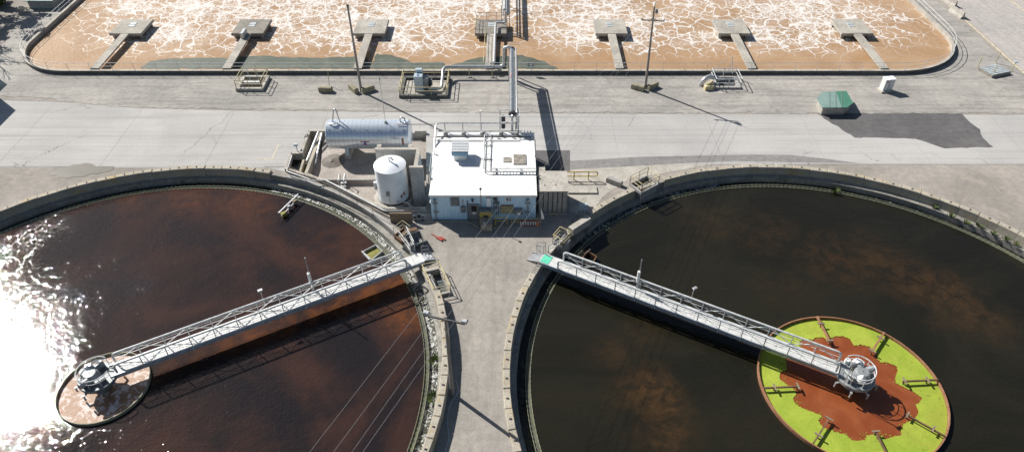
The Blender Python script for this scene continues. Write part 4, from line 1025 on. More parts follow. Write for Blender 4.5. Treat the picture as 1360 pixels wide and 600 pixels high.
# chute and trough at the left bridge
tq = thing('scum_trough', 'half-round dark steel trough between the left bridge and the building', 'trough', P(556,318))
a, b = P(546,325,.7), P(563,307,.7); d = (Vector((b.x,b.y,0))-Vector((a.x,a.y,0)));
a = P(541,322,.6); b = P(562,315,.6); dd = (b-a); Lq = dd.length; dd.normalize(); nn = Vector((-dd.y,dd.x,0))
vs = []
for s_ in (0,Lq):
    for k in range(9):
        t_ = R(180+180*k/8); 
        for rr_ in (.85,.78): vs.append(a+dd*s_+nn*(math.cos(t_)*rr_)+Vector((0,0,math.sin(t_)*rr_+.25)))
fs = []
for k in range(8):
    for q in (0,1):
        i = k*2+q; fs.append((i,i+2,18+i+2,18+i) if q == 0 else (i,18+i,18+i+2,i+2))
fs += [(0,18,19,1),(16,17,35,34)]
MB().add(vs,fs).build('shell','drive_dark',tq,True)
m = MB()
for s_ in (.03,Lq-.03):
    vs = [a+dd*s_+nn*(math.cos(R(180+180*k/8))*.78)+Vector((0,0,math.sin(R(180+180*k/8))*.78+.25)) for k in range(9)]
    m.add(vs,[tuple(range(9))])
m.build('end_plate','concrete_grey',tq)
for s_ in (.3,Lq-.3): MB().box(a+dd*s_+Vector((0,0,-.45)),(.25,1.2,.35),math.atan2(dd.y,dd.x)).build('saddle','concrete_grey',tq)
ch = thing('inlet_box', 'brown steel inlet box with pale rails above the left bridge', 'box', P(533,315))
q = [P(524,314,.3),P(534,322,.3),P(546,312,.3),P(536,304.5,.3)]
cc = sum(q,Vector((0,0,0)))/4
for i in range(4):
    j = (i+1)%4; MB().beam(Vector((q[i].x,q[i].y,.26)),Vector((q[j].x,q[j].y,.26)),.12,.5).build('side','rust_dark',ch)
MB().add([(p.x,p.y,.12) for p in q],[(0,1,2,3)]).build('floor','rust_dark',ch)
MB().beam(Vector((q[0].x,q[0].y,.5)).lerp(Vector((q[1].x,q[1].y,.5)),.5),Vector((q[3].x,q[3].y,.5)).lerp(Vector((q[2].x,q[2].y,.5)),.5),.35,.06).build('cross_plate','plywood',ch)
railing(ch,[(p.x,p.y,.45) for p in (q[0],q[3],q[2])],1.0,1.6,'pale_yellow',.03)
q2 = [P(541,309.5), P(548,306.5)]
MB().box(q2[1]+Vector((.0,.0,.1)),(.9,.5,.18),.4).build('valve_cover','rust_dark',ch)
gl = thing('access_rail', 'bright galvanised access rails at the bank end of the left bridge', 'railing', P(545,333))
railing(gl,[P(541,312,.1),P(551,332,.1)],1.1,1.2,'rail_paint',.05); railing(gl,[P(531,318,.1),P(546,338,.1)],1.1,1.2,'rail_paint',.04)
sp = P(568,343); stp = thing('bridge_steps', 'small grey metal steps at the bank end of the left bridge', 'steps', sp)
for k in range(3): MB().box(ptL(LL+.15+.3*k,0,ZD-.1-.14*k),(.34,1.0,.05),math.atan2(dL_.y,dL_.x)).build('tread','galv',stp)
for w in (-.52,.52): MB().beam(ptL(LL-.0,w,ZD-.05),ptL(LL+1.0,w,.03),.05,.16).build('stringer','galv',stp)
railing(stp,[ptL(LL+.1,.52,ZD-.1),ptL(LL+.8,.52,.12)],.95,.7,'galv_dull',.03)
stp2 = thing('bridge_ramp', 'grey metal ramp and steps at the bank end of the right bridge', 'steps', P(711,341))
for k in range(4): MB().box(ptR(LR+.15+.3*k,0,ZD-.1-.1*k),(.31,1.1,.05),math.atan2(dR_.y,dR_.x)).build('tread','galv',stp2)
for w in (-.58,.58): MB().beam(ptR(LR,w,ZD-.05),ptR(LR+1.3,w,.03),.05,.16).build('stringer','galv',stp2)
railing(stp2,[ptR(LR+.1,.6,ZD-.1),ptR(LR+1.0,.9,.05)],1.0,.6,'galv',.03)
# right bank bits next to the bridge
gr2 = thing('access_rail', 'galvanised access rails beside the small pit at the right bridge', 'railing', P(733,333))
railing(gr2,[P(728,336,.1),P(741,331,.1),P(750,322,.1)],1.05,1.0,'rail_paint',.045)
railing(gr2,[P(714,332,.05),P(724,332,.05)],1.0,.8,'galv_dull',.035)

# skimmer box, probe boom on the tanks
sk = thing('scum_box', 'yellow-green scum tray on the left tank surface by the bridge', 'tray', P(499,334,ZW))
q = [P(482,336,-.95),P(494,347,-.95),P(508,335,-.95),P(499,327,-.95)]
for i in range(4): MB().beam(q[i],q[(i+1)%4],.08,.45).build('side','galv_dull',sk)
MB().add([(p.x,p.y,-.98) for p in q],[(0,1,2,3)]).build('scum_layer','scum_yellow',sk)
MB().tube([P(480.5,333.5,-.75),P(491,345,-.75)],.07,6).build('roller','galv',sk)
bo = thing('skimmer_boom', 'small steel boom reaching from the left tank rim over the water', 'boom', P(385,270,-.8))
MB().beam(P(370,283,-.45),P(396,258,-.5),.14,.12).build('arm','galv',bo); MB().beam(P(374,287,-.9),P(392,268,-.9),.1,.1).build('arm','galv_dull',bo)
MB().box(P(377,285,-1.05),(.55,.4,.5),.6).build('float','scum_yellow',bo); MB().box(P(384,276,-1.0),(.3,.3,.6),.5).build('bracket','galv_dull',bo); MB().box(P(391,269,-1.0),(.35,.3,.5),.5).build('bracket','plywood',bo)
sk2 = thing('scum_box', 'rusty scum box on the right tank by the bridge', 'tray', P(785,345,ZW))
q = [P(772,346,-1.0),P(786,352,-1.0),P(792,342,-1.0),P(780,335,-1.0)]
for i in range(4): MB().beam(q[i],q[(i+1)%4],.08,.4).build('side','rust_dark',sk2)
MB().tube([P(776,338,-.7),P(784,331,-.7)],.05,6).build('roller','plywood',sk2)

# ------------------------------------------------------------------ containment bay
by = thing('containment_bay', 'concrete containment bay with low walls around both white tanks', 'enclosure', (T1.x, T5.y, 0))
ZB = -.55
fl_ = fill2d(bay, [], ZB); fl_.build('floor', 'bay_floor', by)
def wallseg(a, b, w, z0, z1, mat='concrete', name='wall', par=None):
    return MB().beam(Vector((a.x,a.y,(z0+z1)/2)), Vector((b.x,b.y,(z0+z1)/2)), w, z1-z0).build(name, mat, par or by)
wallseg(P(410,177.5), P(438,177.5), .3, -1.2, .45); wallseg(P(438.3,177.5), P(551,177.5), .3, -1.2, .2); wallseg(P(551.3,177.5), P(566.5,177.5), .3, -1.2, .45)
wallseg(P(411,179), P(400.5,207), .32, -1.2, .42)
wallseg(P(387,206), P(400,206), .25, -1.2, .30); wallseg(P(387,205.5), P(380,227.5), .22, -1.2, .30)
wallseg(P(427.5,179.5), P(407,234), .34, -1.2, .40, 'coping'); wallseg(P(403,212), P(397,232), .22, -1.2, .0, 'coping')
wallseg(P(380,227.5), P(426,242), .30, -1.2, .46); wallseg(P(426.5,241.8), P(511,281), .30, -1.2, .52); wallseg(P(511.5,281), P(566,281), .30, -1.2, .5)
wallseg(P(408,234), P(425,241), .28, -1.2, .36, 'coping')
MB().tube(bend([P(381,227.5,.58),P(418,240.5,.58),P(421,240,.58),P(432,239,.62),P(511,280,.62),P(565,280,.62)],.3),.085,8).build('pipe_rail','galv_dull',by,True)
MB().tube([P(388,206,.5),P(381,227,.5)],.06,8).build('pipe_rail','galv',by,True)
wallseg(P(424,238.5), P(499,238.5), .22, -1.2, .05, 'concrete_grey')     # step between the bays
MB().prism([P(425,239.5).xy, P(499,239.5).xy, P(499,179).xy, P(429,179).xy], ZB+.002, -.02).build('raised_floor','bay_floor',by)
m = fill2d([P(404,212).xy, P(411,212).xy, P(409,240).xy, P(396,235).xy], [], ZB+.03); struct(m.build('trough_water','water_green'))
m = fill2d([P(388,207).xy, P(401,208).xy, P(396,232).xy, P(382,227).xy], [], ZB+.02); struct(m.build('trough_water','water_dark'))
tp = thing('drain_pipe', 'pair of silver pipes sloping into the narrow trough', 'pipe', P(416,195))
MB().tube([P(423,176,.9),P(407.5,214,-.1)],.14,10).build('pipe','galv',tp,True); MB().tube([P(427.5,177,.9),P(418,218,-.2)],.11,10).build('pipe','galv',tp,True)
# tall screen wall behind the vertical tank
tw = thing('screen_wall', 'tall bare concrete screen wall around the back of the upright white tank', 'wall', P(527,245))
ZT = 4.25
aw = P(498,197.5,ZT); bw = P(556,197,ZT); cw = P(561,219.5,ZT)
yb_ = (aw.y+bw.y)/2
n6 = 6
for k in range(n6):
    xa = aw.x+(bw.x-aw.x)*k/n6; xb2 = aw.x+(bw.x-aw.x)*(k+1)/n6
    MB().span((xa+.01,yb_-.15,ZB),(xb2-.01,yb_+.15,ZT-.12)).build('panel','screen',tw)
MB().span((aw.x-.04,yb_-.2,ZT-.12),(bw.x+.04,yb_+.2,ZT)).build('coping','concrete',tw)
MB().span((bw.x-.17,cw.y,ZB),(bw.x+.16,yb_-.153,ZT-.12)).build('panel','screen',tw); MB().span((bw.x-.21,cw.y-.04,ZT-.12),(bw.x+.2,yb_-.205,ZT)).build('coping','concrete',tw)
MB().span((bw.x-.6,cw.y-.33,ZB),(bw.x+.72,cw.y-.003,ZT-.12)).build('panel','screen',tw); MB().span((bw.x-.64,cw.y-.37,ZT-.12),(bw.x+.76,cw.y-.045,ZT)).build('coping','concrete',tw)
for px in (503.5, 545): q = P(px,194,ZT); MB().span((q.x-.22,yb_+.2,ZT-1.2),(q.x+.22,yb_+.75,ZT+.02)).build('buttress','concrete',tw)
# horizontal tank
zc = 2.55; hc = P(492,178,zc); rT = 1.63; hx0, hx1 = P(438,178,zc).x, P(544,178,zc).x
ht = thing('horizontal_tank', 'large silver-clad tank lying on saddles behind the concrete screen wall', 'tank', (hc.x,hc.y,0))
nseg = 19; sw = (hx1-hx0)/nseg
def xcyl(m, x0, x1, r0, r1=None, n=56):
    r1 = r0 if r1 is None else r1; vs = []
    for x, r_ in ((x0,r0),(x1,r1)):
        for k in range(n): a = 2*math.pi*k/n; vs.append((x,hc.y+math.cos(a)*r_,zc+math.sin(a)*r_))
    return m.add(vs,[(k,n+k,n+(k+1)%n,(k+1)%n) for k in range(n)])
me0 = None
for k in range(nseg):
    xcyl(MB(), hx0+k*sw+.008, hx0+(k+1)*sw-.008, rT+.004*(k%2)).build('cladding_panel','cladding',ht,True)
MB().add(*(lambda m: (m.v,m.f))(xcyl(MB(),hx0,hx1,rT-.03))).build('shell','dark_metal',ht,True)
for sgn, x in ((-1,hx0),(1,hx1)):
    m = MB()
    for k,(dx,r_) in enumerate([(0,rT+.015),(.10,rT-.02),(.26,rT*.8),(.38,rT*.5),(.44,.05)][:-1]):
        nx,nr = [(0,rT+.015),(.10,rT-.02),(.26,rT*.8),(.38,rT*.5),(.44,.05)][k+1]
        a_, b_ = (x+sgn*dx*.6,r_),(x+sgn*nx*.6,nr)
        xcyl(m,a_[0],b_[0],a_[1],b_[1]) if sgn > 0 else xcyl(m,b_[0],a_[0],b_[1],a_[1])
    m.build('end_cap','cladding',ht,True)
for x in (hx0+1.9, hx1-1.9):
    MB().add(*(lambda m:(m.v,m.f))(MB().box((x,hc.y,.42),(.55,2.5,.88)))).build('saddle','concrete',ht)
    m = MB(); m.box((x,hc.y-1.15,.95),(.4,.25,1.0)); m.box((x,hc.y+1.15,.95),(.4,.25,1.0)); m.build('saddle_horn','cabinet_blue',ht)
for k in range(7):
    x = hx0+.35+k*(hx1-hx0-.7)/6; a = R(48); MB().box((x,hc.y-math.cos(a)*(rT+.03),zc+math.sin(a)*(rT+.03)),(.09,.09,.09)).build('stud','dark_metal',ht)
def onshell(x, deg, w, hgt, mat, name, par=ht, lift=.012):
    m = MB(); vs = []; nn_ = 4
    for k in range(nn_+1):
        a = R(deg)-hgt/rT/2+hgt/rT*k/nn_
        for xx in (x-w/2,x+w/2): vs.append((xx,hc.y-math.cos(a)*(rT+lift),zc+math.sin(a)*(rT+lift)))
    return m.add(vs,[(2*k,2*k+1,2*k+3,2*k+2) for k in range(nn_)]).build(name,mat,par)
lx = P(486,190,2.2).x
onshell(lx,3,.95,.12,'red','label_bar'); onshell(lx,-6,.3,.30,'blue','label_mark'); onshell(lx,-13,.42,.08,'red','label_bar'); onshell(P(536,190,2.2).x,2,.22,.9,'rust','rust_streak')
# pipe loop and mast on the tank
xl = P(446,160,4).x
MB().tube(bend([(xl-.25,hc.y,zc+rT-.1),(xl+.1,hc.y+.1,zc+rT+1.5),(xl+.35,hc.y+.1,zc+rT+1.5),(xl+.55,hc.y,zc+rT-.1)],.2),.07,8).build('vent_loop','galv',ht,True)
MB().tube(bend([(xl-.5,hc.y-.5,zc+rT),(xl-.1,hc.y-.65,zc+rT+.05),(xl+.5,hc.y-.4,zc+rT+.1)],.2),.07,8).build('vent_base','galv',ht,True)
xm = P(513,162,4).x; MB().tube([(xm,hc.y-.2,zc+rT-.05),(xm,hc.y-.2,zc+rT+5.2)],.03,6).build('mast','galv',ht); MB().box((xm,hc.y-.2,zc+rT+.08),(.25,.25,.2)).build('mast_foot','galv_dull',ht); MB().lathe([(.01,.3),(.1,.05),(.1,-.1),(.01,-.12)],(xm,hc.y-.2,zc+rT+5.3),8).build('mast_head','rail_paint',ht)
xv = P(534,160,4).x
MB().tube(bend([(xv-.15,hc.y,zc+rT-.1),(xv-.1,hc.y,zc+rT+.5),(xv+.35,hc.y,zc+rT+.5),(xv+.4,hc.y,zc+rT-.1)],.2),.08,8).build('vent_loop','galv',ht,True)
MB().tube([(xv-.4,hc.y-.6,zc+rT),(X0-.2,hc.y-.6,4.2)],.035,6).build('pipe','rust_dark',ht)
MB().tube([P(432,170),P(432,170,1.4)],.04,6).build('vent_rod','galv',ht)
# upright tank
vt = thing('upright_tank', 'upright white cylindrical tank with a shallow cone lid', 'tank', P(521,258))
vc = P(523.5,260.5,-.1); rV = 1.60; zb = -.05; zt = 3.95
MB().lathe([(rV+.55,ZB),(rV+.55,zb-.05),(.02,zb-.05)],(vc.x,vc.y,0),10).build('plinth','concrete',vt)
MB().lathe([(rV,zb),(rV,zt-.02),(rV+.03,zt),(rV+.03,zt+.05),(rV*.86,zt+.17),(rV*.6,zt+.34),(rV*.3,zt+.46),(.02,zt+.50)],(vc.x,vc.y,0),64).build('shell','tank_white',vt,True)
MB().lathe([(rV+.02,zb-.045),(rV+.05,zb),(rV+.05,zb+.10),(rV+.002,zb+.12)],(vc.x,vc.y,0),64).build('base_ring','dark_metal',vt,True)
MB().lathe([(rV+.002,2.25),(rV+.012,2.27),(rV+.012,2.31),(rV+.002,2.33)],(vc.x,vc.y,0),64).build('weld_band','tank_white',vt,True)
MB().tube(bend([(vc.x,vc.y,zt+.42),(vc.x,vc.y,zt+.95),(vc.x+.2,vc.y-.1,zt+1.0),(vc.x+.45,vc.y-.2,zt+.7)],.15),.075,8).build('vent','cabinet_white',vt,True)
def on_v(deg, z, w, h, mat, name, rot=0):
    m = MB(); vs = []
    for (u,v_) in ((-w/2,-h/2),(w/2,-h/2),(w/2,h/2),(-w/2,h/2)):
        u2, v2 = u*math.cos(rot)-v_*math.sin(rot), u*math.sin(rot)+v_*math.cos(rot)
        a = R(deg)+u2/rV; vs.append((vc.x+math.cos(a)*(rV+.014),vc.y+math.sin(a)*(rV+.014),z+v2))
    m.add(vs,[(0,1,2,3)]); return m.build(name,mat,vt)
for dx, dz, w, h, ro in ((0,0,.5,.10,.7),(6,.18,.4,.1,.55),(-7,-.15,.12,.42,.2),(8,-.06,.12,.3,-.4)): on_v(-44+dx,1.0+dz,w,h,'red','red_mark',ro)
on_v(-62,.35,.25,.1,'cabinet_blue','plate'); on_v(-68,.42,.05,.2,'dark_metal','plate')
gx = vc.x-.25
MB().box((gx,vc.y-rV-.12,1.55),(.35,.22,.4)).build('gauge_box','drive_grey',vt); MB().tube([(gx+.1,vc.y-rV-.12,1.35),(gx+.15,vc.y-rV-.12,-.4)],.035,6).build('gauge_pipe','galv',vt)
MB().tube(bend([(vc.x+1.2,vc.y-1.3,.15),(vc.x+1.7,vc.y-1.6,.3),(vc.x+2.3,vc.y-2.3,-.2)],.3),.09,8).build('outlet_pipe','galv',vt,True)
MB().cyl((vc.x-rV-.12,vc.y-.3,1.1),.16,.9,10).build('side_fitting','cabinet_white',vt,True)
# timber panel, valve, ladder in the bay
tb = P(533,296.5); tag(MB().span((P(519,296).x,P(533,296).y,0.01),(P(548,296).x,P(533,296).y+.12,1.25)).build('board','plywood'),'brown plywood board propped below the upright white tank','board')
kx = thing('valve_cluster', 'dark valves and pipes between the plywood board and the blue building', 'valve', P(557,292))
for i,(px,py) in enumerate(((551,292),(557,290),(562,292))): 
    q = P(px,py); MB().cyl(q+Vector((0,0,.0)),.13,.55,10).build('valve_body','dark_metal',kx,True); MB().lathe([(.02,.06),(.2,.04),(.2,-.02),(.02,-.03)],q+Vector((0,0,.62)),12).build('hand_wheel','galv_dull',kx,True)
MB().tube([P(549,291,.3),P(567,290,.3)],.08,8).build('pipe','galv_dull',kx,True)
ld = thing('step_rails', 'pair of white handrails on the steps down into the containment bay', 'railing', P(456,238))
for px in (453,460):
    q = P(px,239.5,0); MB().tube(bend([q,q+Vector((0,0,1.0)),q+Vector((0,-1.1,.75)),q+Vector((0,-1.1,-.5))],.2),.05,8).build('handrail','rail_paint',ld,True)
for k in range(2): MB().box((P(456.5,240).x,P(456.5,240).y-.2-.35*k,-.12-.2*k),(.6,.32,.08)).build('tread','galv',ld)
sd_ = P(443,214); 
m = MB().lathe([(1.35,0.004),(1.0,.08),(.5,.18),(.2,.22),(.01,.23)],(sd_.x,sd_.y,-.02),22)
rg = random.Random(3); m.v = [(x+rg.gauss(0,.07),y+rg.gauss(0,.07),z+(rg.gauss(0,.03) if z > .05 else 0)) for x,y,z in m.v]
tag(m.build('gravel_heap','heap',None,True),'small heap of gravel on the bay floor beside the tank saddle','gravel heap')
vs_ = P(395,201); vv = thing('valve_post','small blue-topped valve post behind the narrow trough','valve',vs_)
MB().tube([vs_,vs_+Vector((0,0,.8))],.06,8).build('post','galv',vv); MB().box(vs_+Vector((0,0,.9)),(.4,.3,.25)).build('actuator','cabinet_blue',vv)
vs_ = P(405,188); vv = thing('bent_pipe','short bent grey pipe stub on the concrete left of the trough','pipe',vs_)
MB().tube(bend([vs_,vs_+Vector((0,.5,.6)),vs_+Vector((.25,.7,.6)),vs_+Vector((.3,.5,0))],.2),.07,8).build('pipe','galv_dull',vv,True)
# thin rail along the channel between bay and left tank
tr_ = thing('channel_rail', 'thin rusty handrail along the ledge between the left tank and the bay', 'railing', P(440,262))
rp_ = [P(383,228.5,.1),P(430,250.5,.1),P(475,273,.1),P(517,296,.1)]
for z in (.95,.5): MB().tube([p+Vector((0,0,z)) for p in rp_],.022,5).build('rail','plywood',tr_)
for a, b in zip(rp_[:-1],rp_[1:]):
    for k in range(2): p = a.lerp(b,k/2); MB().tube([p,p+Vector((0,0,.95))],.025,5).build('post','plywood',tr_)

# ------------------------------------------------------------------ pits and pipes along the basin
def basin_pit(name, pr_, z, label, curb, rmat, rh=1.1, sides='lbrf', floor='mossy', step=1.7):
    x0,x1,y0,y1 = pr_; t = thing(name, label, 'pit', ((x0+x1)/2,(y0+y1)/2,0)); w = .42
    for a,b in (((x0,y0),(x1,y0+w)),((x0,y1-w),(x1,y1)),((x0,y0+w+.002),(x0+w,y1-w-.002)),((x1-w,y0+w+.002),(x1,y1-w-.002))):
        MB().span((*a,-1.6),(*b,z),.02).build('curb',curb,t)
    MB().span((x0+w,y0+w,-1.62),(x1-w,y1-w,-1.5)).build('floor',floor,t)
    i = .12
    cor = {'l':((x0+i,y0+i),(x0+i,y1-i)),'r':((x1-i,y0+i),(x1-i,y1-i)),'b':((x0+i,y1-i),(x1-i,y1-i)),'f':((x0+i,y0+i),(x1-i,y0+i))}
    for s_ in sides: a,b = cor[s_]; railing(t,[(*a,z),(*b,z)],rh,step,rmat,.045)
    return t
p1 = basin_pit('railed_pit',pit1,.42,'square concrete pit with pale yellow rails below the dark aerator platform','concrete','pale_yellow')
MB().box((-33.3,79.5,.75),(2.0,.3,.25)).build('grating','cabinet_white',p1); MB().tube([(-33.5,79.8,-.5),(-33.9,80.4,2.6)],.035,6).build('ladder_rail','rail_paint',p1); MB().tube([(-32.8,80.6,-.5),(-33.0,81.2,2.4)],.035,6).build('ladder_rail','rail_paint',p1)
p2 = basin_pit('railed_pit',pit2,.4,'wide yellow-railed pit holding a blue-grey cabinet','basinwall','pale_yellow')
MB().span((-13.7,77.3,.15),(-8.5,80.9,.22)).build('slab','deck_concrete',p2)
eb = thing('control_cabinet','tall blue-grey control cabinet inside the wide yellow-railed pit','cabinet',(-11.6,78.6,.22))
MB().span((-12.3,78.0,.222),(-11.2,79.0,2.35),.05).build('body','cabinet_blue',eb); MB().span((-12.15,79.05,.222),(-11.3,79.6,2.75),.05).build('rear_box','cabinet_blue',eb); MB().span((-11.18,78.3,.5),(-10.55,79.2,1.95),.03).build('side_box','drive_grey',eb)
MB().box((-11.8,78.4,2.4),(.2,.2,.1)).build('gland','blue',eb); MB().box((-11.75,77.985,1.5),(.18,.02,.12)).build('plate','drive_grey',eb); MB().span((-10.53,78.5,.4),(-10.3,79.0,1.4)).build('fan_guard','black',eb)
for z in (.8,1.3): MB().span((-10.28,78.55,z),(-10.1,78.95,z+.3)).build('coil','drive_dark',eb)
wp = thing('wall_pipe','silver pipe run from the yellow-railed pit along the wall to the riser','pipe',(-8.9,79,0))
MB().tube(bend([(-10.6,78.3,.55),(-8.95,78.3,.55),(-8.95,80.6,1.0),(-8.95,81.5,1.45),(-8.6,82.3,1.45),(-1.45,82.3,1.45),(-1.05,82.4,1.7),(-1.05,82.4,4.05),(-.55,82.25,4.25),(.0,82.25,4.2),(.0,81.9,4.05)],.45,6),.20,12).build('pipe','galv',wp,True)
for x in (-5.6,-2.6):
    MB().tube([(x,82.0,0),(x,82.2,1.26)],.07,6).build('support','pale_yellow',wp); MB().box((x,82.0,.06),(.5,.4,.12)).build('foot','concrete_grey',wp)
p3 = basin_pit('railed_pit',pit3,.28,'silver-railed valve pit with a fat silver pipe beside it','concrete_grey','rail_paint',1.15,'lbrf')
for x in (26.8,27.7,28.5): MB().cyl((x,80.4,-1.5),.3,1.5,12).build('valve','drive_dark',p3,True)
MB().tube([(26.4,81.2,.1),(29.0,81.2,.1)],.16,8).build('pipe','drive_grey',p3,True)
MB().tube([(26.0,82.3,.3),(27.6,82.3,2.6)],.03,6).build('ladder_rail','galv',p3); MB().tube([(29.0,82.4,.3),(28.4,82.4,2.9)],.05,6).build('ladder_rail','rail_paint',p3)
fpipe = thing('elbow_pipe','fat silver elbow pipe bending down to the ground by the valve pit','pipe',P(932,113))
MB().tube(bend([P(930,113.5,.02),P(935,106,.9),P(941,102,1.05),P(950,103,.9),P(955,106,.5)],.9,6),.30,12).build('pipe','galv',fpipe,True)
vb = thing('yellow_valve','pale yellow valve body on the ground beside the silver elbow pipe','valve',P(941,119))
q = P(941,119); MB().box(q+Vector((0,0,.3)),(1.2,.6,.6),.2,.08).build('body','pale_yellow',vb); MB().box(q+Vector((.15,.35,.75)),(.7,.4,.3),.5,.06).build('bonnet','pale_yellow',vb); MB().tube([q+Vector((-.3,.1,.6)),q+Vector((.5,.5,.95))],.12,8).build('stem','pale_yellow',vb)
# the big duct across the road
du = thing('overhead_duct','large silver duct crossing over the road to the white roof','duct',(0,66,0))
MB().tube([(.0,81.75,4.05),(.02,64.9,5.35)],.34,18).build('duct','duct_metal',du,True)
MB().tube(bend([(.50,82.2,.6),(.50,82.2,4.2),(.50,64.7,5.5),(.50,64.7,3.4)],.3),.10,8).build('side_pipe','galv',du,True)
MB().beam((.12,81.0,3.64),(.12,64.9,4.86),.92,.10).build('cable_tray','galv_dull',du)
for k_, y in enumerate((66.5,70.5,74.5,78.5)): MB().box((.12,y,5.35-.077*(y-64.9)-.395),(1.1,.10,.10)).build('hanger','galv_dull',du)
m = MB()
for x in (-.42,.66): m.box((x,81.2,1.74),(.14,.14,3.48))
m.box((.12,81.2,3.52),(1.4,.14,.08)); m.beam((-.42,81.2,.4),(.66,81.2,3.3),.07,.07); m.build('trestle','galv_dull',du)
MB().tube([(.0,81.76,4.05),(.0,82.02,4.04)],.40,16).build('flange','dark_metal',du,True)
MB().tube([(.02,64.88,5.35),(.02,64.5,5.37)],.40,16).build('coupling','dark_metal',du,True)
MB().tube(bend([(.02,64.6,5.37),(.02,64.15,5.37),(.02,64.15,3.5)],.25),.12,8).build('drop_pipe','galv',du,True)
for k_ in range(4): y = 68+k_*3.6; MB().tube([(.01,y,5.35-.077*(y-64.9)),(.01,y+.07,5.35-.077*(y-64.9)-.005)],.355,18).build('band','galv_dull',du,True)
MB().beam((-.22,73.0,5.03),(.0,74.2,5.02),.05,.05).build('tape','tape',du)
# poles
def pole(name, base, h, label, cross, lean=(0,0)):
    t = thing(name, label, 'pole', base); b = Vector(base)
    top = b+Vector((lean[0],lean[1],h))
    MB().tube([b-Vector((0,0,.3)),top],.17,10,.11).build('shaft','wood_pole',t,True)
    if cross:
        ca, sa = math.cos(cross[1]), math.sin(cross[1]); zc_ = cross[0]; c_ = b+(top-b)*(zc_/h)
        off_ = Vector((sa*.2,-ca*.2,0))
        MB().beam(c_+off_-Vector((ca,sa,0))*cross[2]/2, c_+off_+Vector((ca,sa,0))*cross[2]/2,.1,.13).build('crossarm','dark_metal' if cross[3] else 'wood_pole',t)
        for s_ in (-.95,-.15,.15,.95) if not cross[3] else ():
            p = c_+off_+Vector((ca,sa,0))*(cross[2]/2*s_); MB().cyl(p+Vector((0,0,.07)),.06,.2,8).build('insulator','drive_grey',t)
    return t, top
pb1 = P(480,122); pb2 = P(857,118)
pl1, top1 = pole('utility_pole', pb1, 11.3, 'bare wooden pole without a crossarm rising in front of the basin', None)
MB().beam(top1-Vector((0,0,.15)), top1+Vector((-.55,-.1,-.75)),.06,.06).build('bracket','galv_dull',pl1); MB().box(top1+Vector((0,0,.1)),(.25,.2,.35)).build('cap','dark_metal',pl1); MB().box(top1+Vector((.2,-.05,-.15)),(.3,.1,.08)).build('bracket','galv_dull',pl1)
pl2, top2 = pole('utility_pole', pb2, 11.0, 'wooden utility pole with a crossarm standing between two concrete blocks', (9.35,R(-8),2.7,0), (-.3,0))
MB().tube([top2-Vector((0,0,.1)),top2+Vector((.1,0,.7))],.03,6).build('spike','galv_dull',pl2); MB().box(top2+Vector((.35,0,-.6)),(.3,.2,.5)).build('cutout','drive_grey',pl2)
lampb = P(601,523,0)
pl3, top3 = pole('lamp_pole', lampb, 9.1, 'wooden lamp pole rising from the edge of the left tank', (9.0,R(-16),3.0,1))
for s_ in (-1,1):
    p = lampb+Vector((0,0,9.05))+Vector((math.cos(R(-16))*1.42*s_,math.sin(R(-16))*1.42*s_,0)); MB().box(p,(.42,.32,.22),R(-16),.04).build('lamp_head','galv',pl3)
grainy('mossblock',(0.24,0.22,0.15),(0.34,0.31,0.22),1.0,7,.9,.3,(0.13,0.13,0.07),.6,.9)
for px,py,rz,lab in ((470,121,-52,'left concrete block at the foot of the bare pole'),(489,121.5,30,'right concrete block at the foot of the bare pole'),(847,119,-28,'left concrete block at the foot of the crossarm pole'),(866,117.5,38,'right concrete block at the foot of the crossarm pole'),(433,122,-3,'lone mossy concrete block lying between the square pit and the bare pole')):
    p = P(px,py); tag(MB().box((p.x,p.y,.35),(1.7,.6,.7),R(rz),.08).build('concrete_block','mossblock'),lab,'block')
p = P(437,116); tag(MB().tube([p+Vector((0,.3,0)),p+Vector((.1,.45,2.1))],.035,6).build('marker_stake','pale_yellow'),'thin yellowish marker stake behind the lone mossy block','stake')
# overhead wires from the crossarm towards the viewer
for k,(px,py,lab) in enumerate(((540,427,'leftmost overhead wire running from the crossarm pole'),(540,462,'second overhead wire from the left'),(540,490,'third overhead wire from the left'),(540,510,'rightmost overhead wire running from the crossarm pole'))):
    s_ = (-.95,-.15,.15,.95)[k]; A = pb2+Vector((-.26,0,9.62))+Vector((math.cos(R(-8))*1.35*s_, math.sin(R(-8))*1.35*s_-.2,0)); B = P(px,py,9.9)
    E_ = A+(B-A)*1.75; pts = []
    for i in range(25):
        t_ = i/24; q = A.lerp(E_,t_); q.z -= 0.9*4*t_*(1-t_)*.5; pts.append(q)
    tag(MB().tube(pts,.010,5).build('overhead_wire','wire'),lab,'wire','overhead wires of the crossarm pole')

# ------------------------------------------------------------------ right-hand yard
gh = thing('green_roof_vault','low vault with a faded green metal lid on the edge of the road','vault',P(1108,148))
gp = [P(1085,131,1.15),P(1092,143,1.15),P(1125,143,1.15),P(1133,137,1.15),P(1124,121,1.15),P(1092,122,1.15)]
gc = sum(gp,Vector((0,0,0)))/6
bot = [gc+(p-gc)*.9 for p in gp]
MB().prism([(p.x,p.y) for p in bot],0,1.05).build('wall','concrete',gh)
split = 4
MB().prism([(p.x,p.y) for p in gp],1.052,1.16).build('lid','green_sheet',gh)
f1 = [gp[2].lerp(gp[1],.0), gp[3], gp[4], gp[4].lerp(gp[5],.42), gp[2].lerp(gp[1],.22)]
MB().prism([(p.x,p.y) for p in f1],1.162,1.175).build('lid_panel','green_sheet_fresh',gh,label='fresher dark green sheet on the lid')
for k_ in (.3, .55, .8):
    a_ = gp[1].lerp(gp[2],k_); b_ = gp[5].lerp(gp[4],k_); MB().beam(Vector((a_.x,a_.y,1.19)),Vector((b_.x,b_.y,1.19)),.04,.03).build('seam','grey_paint',gh)
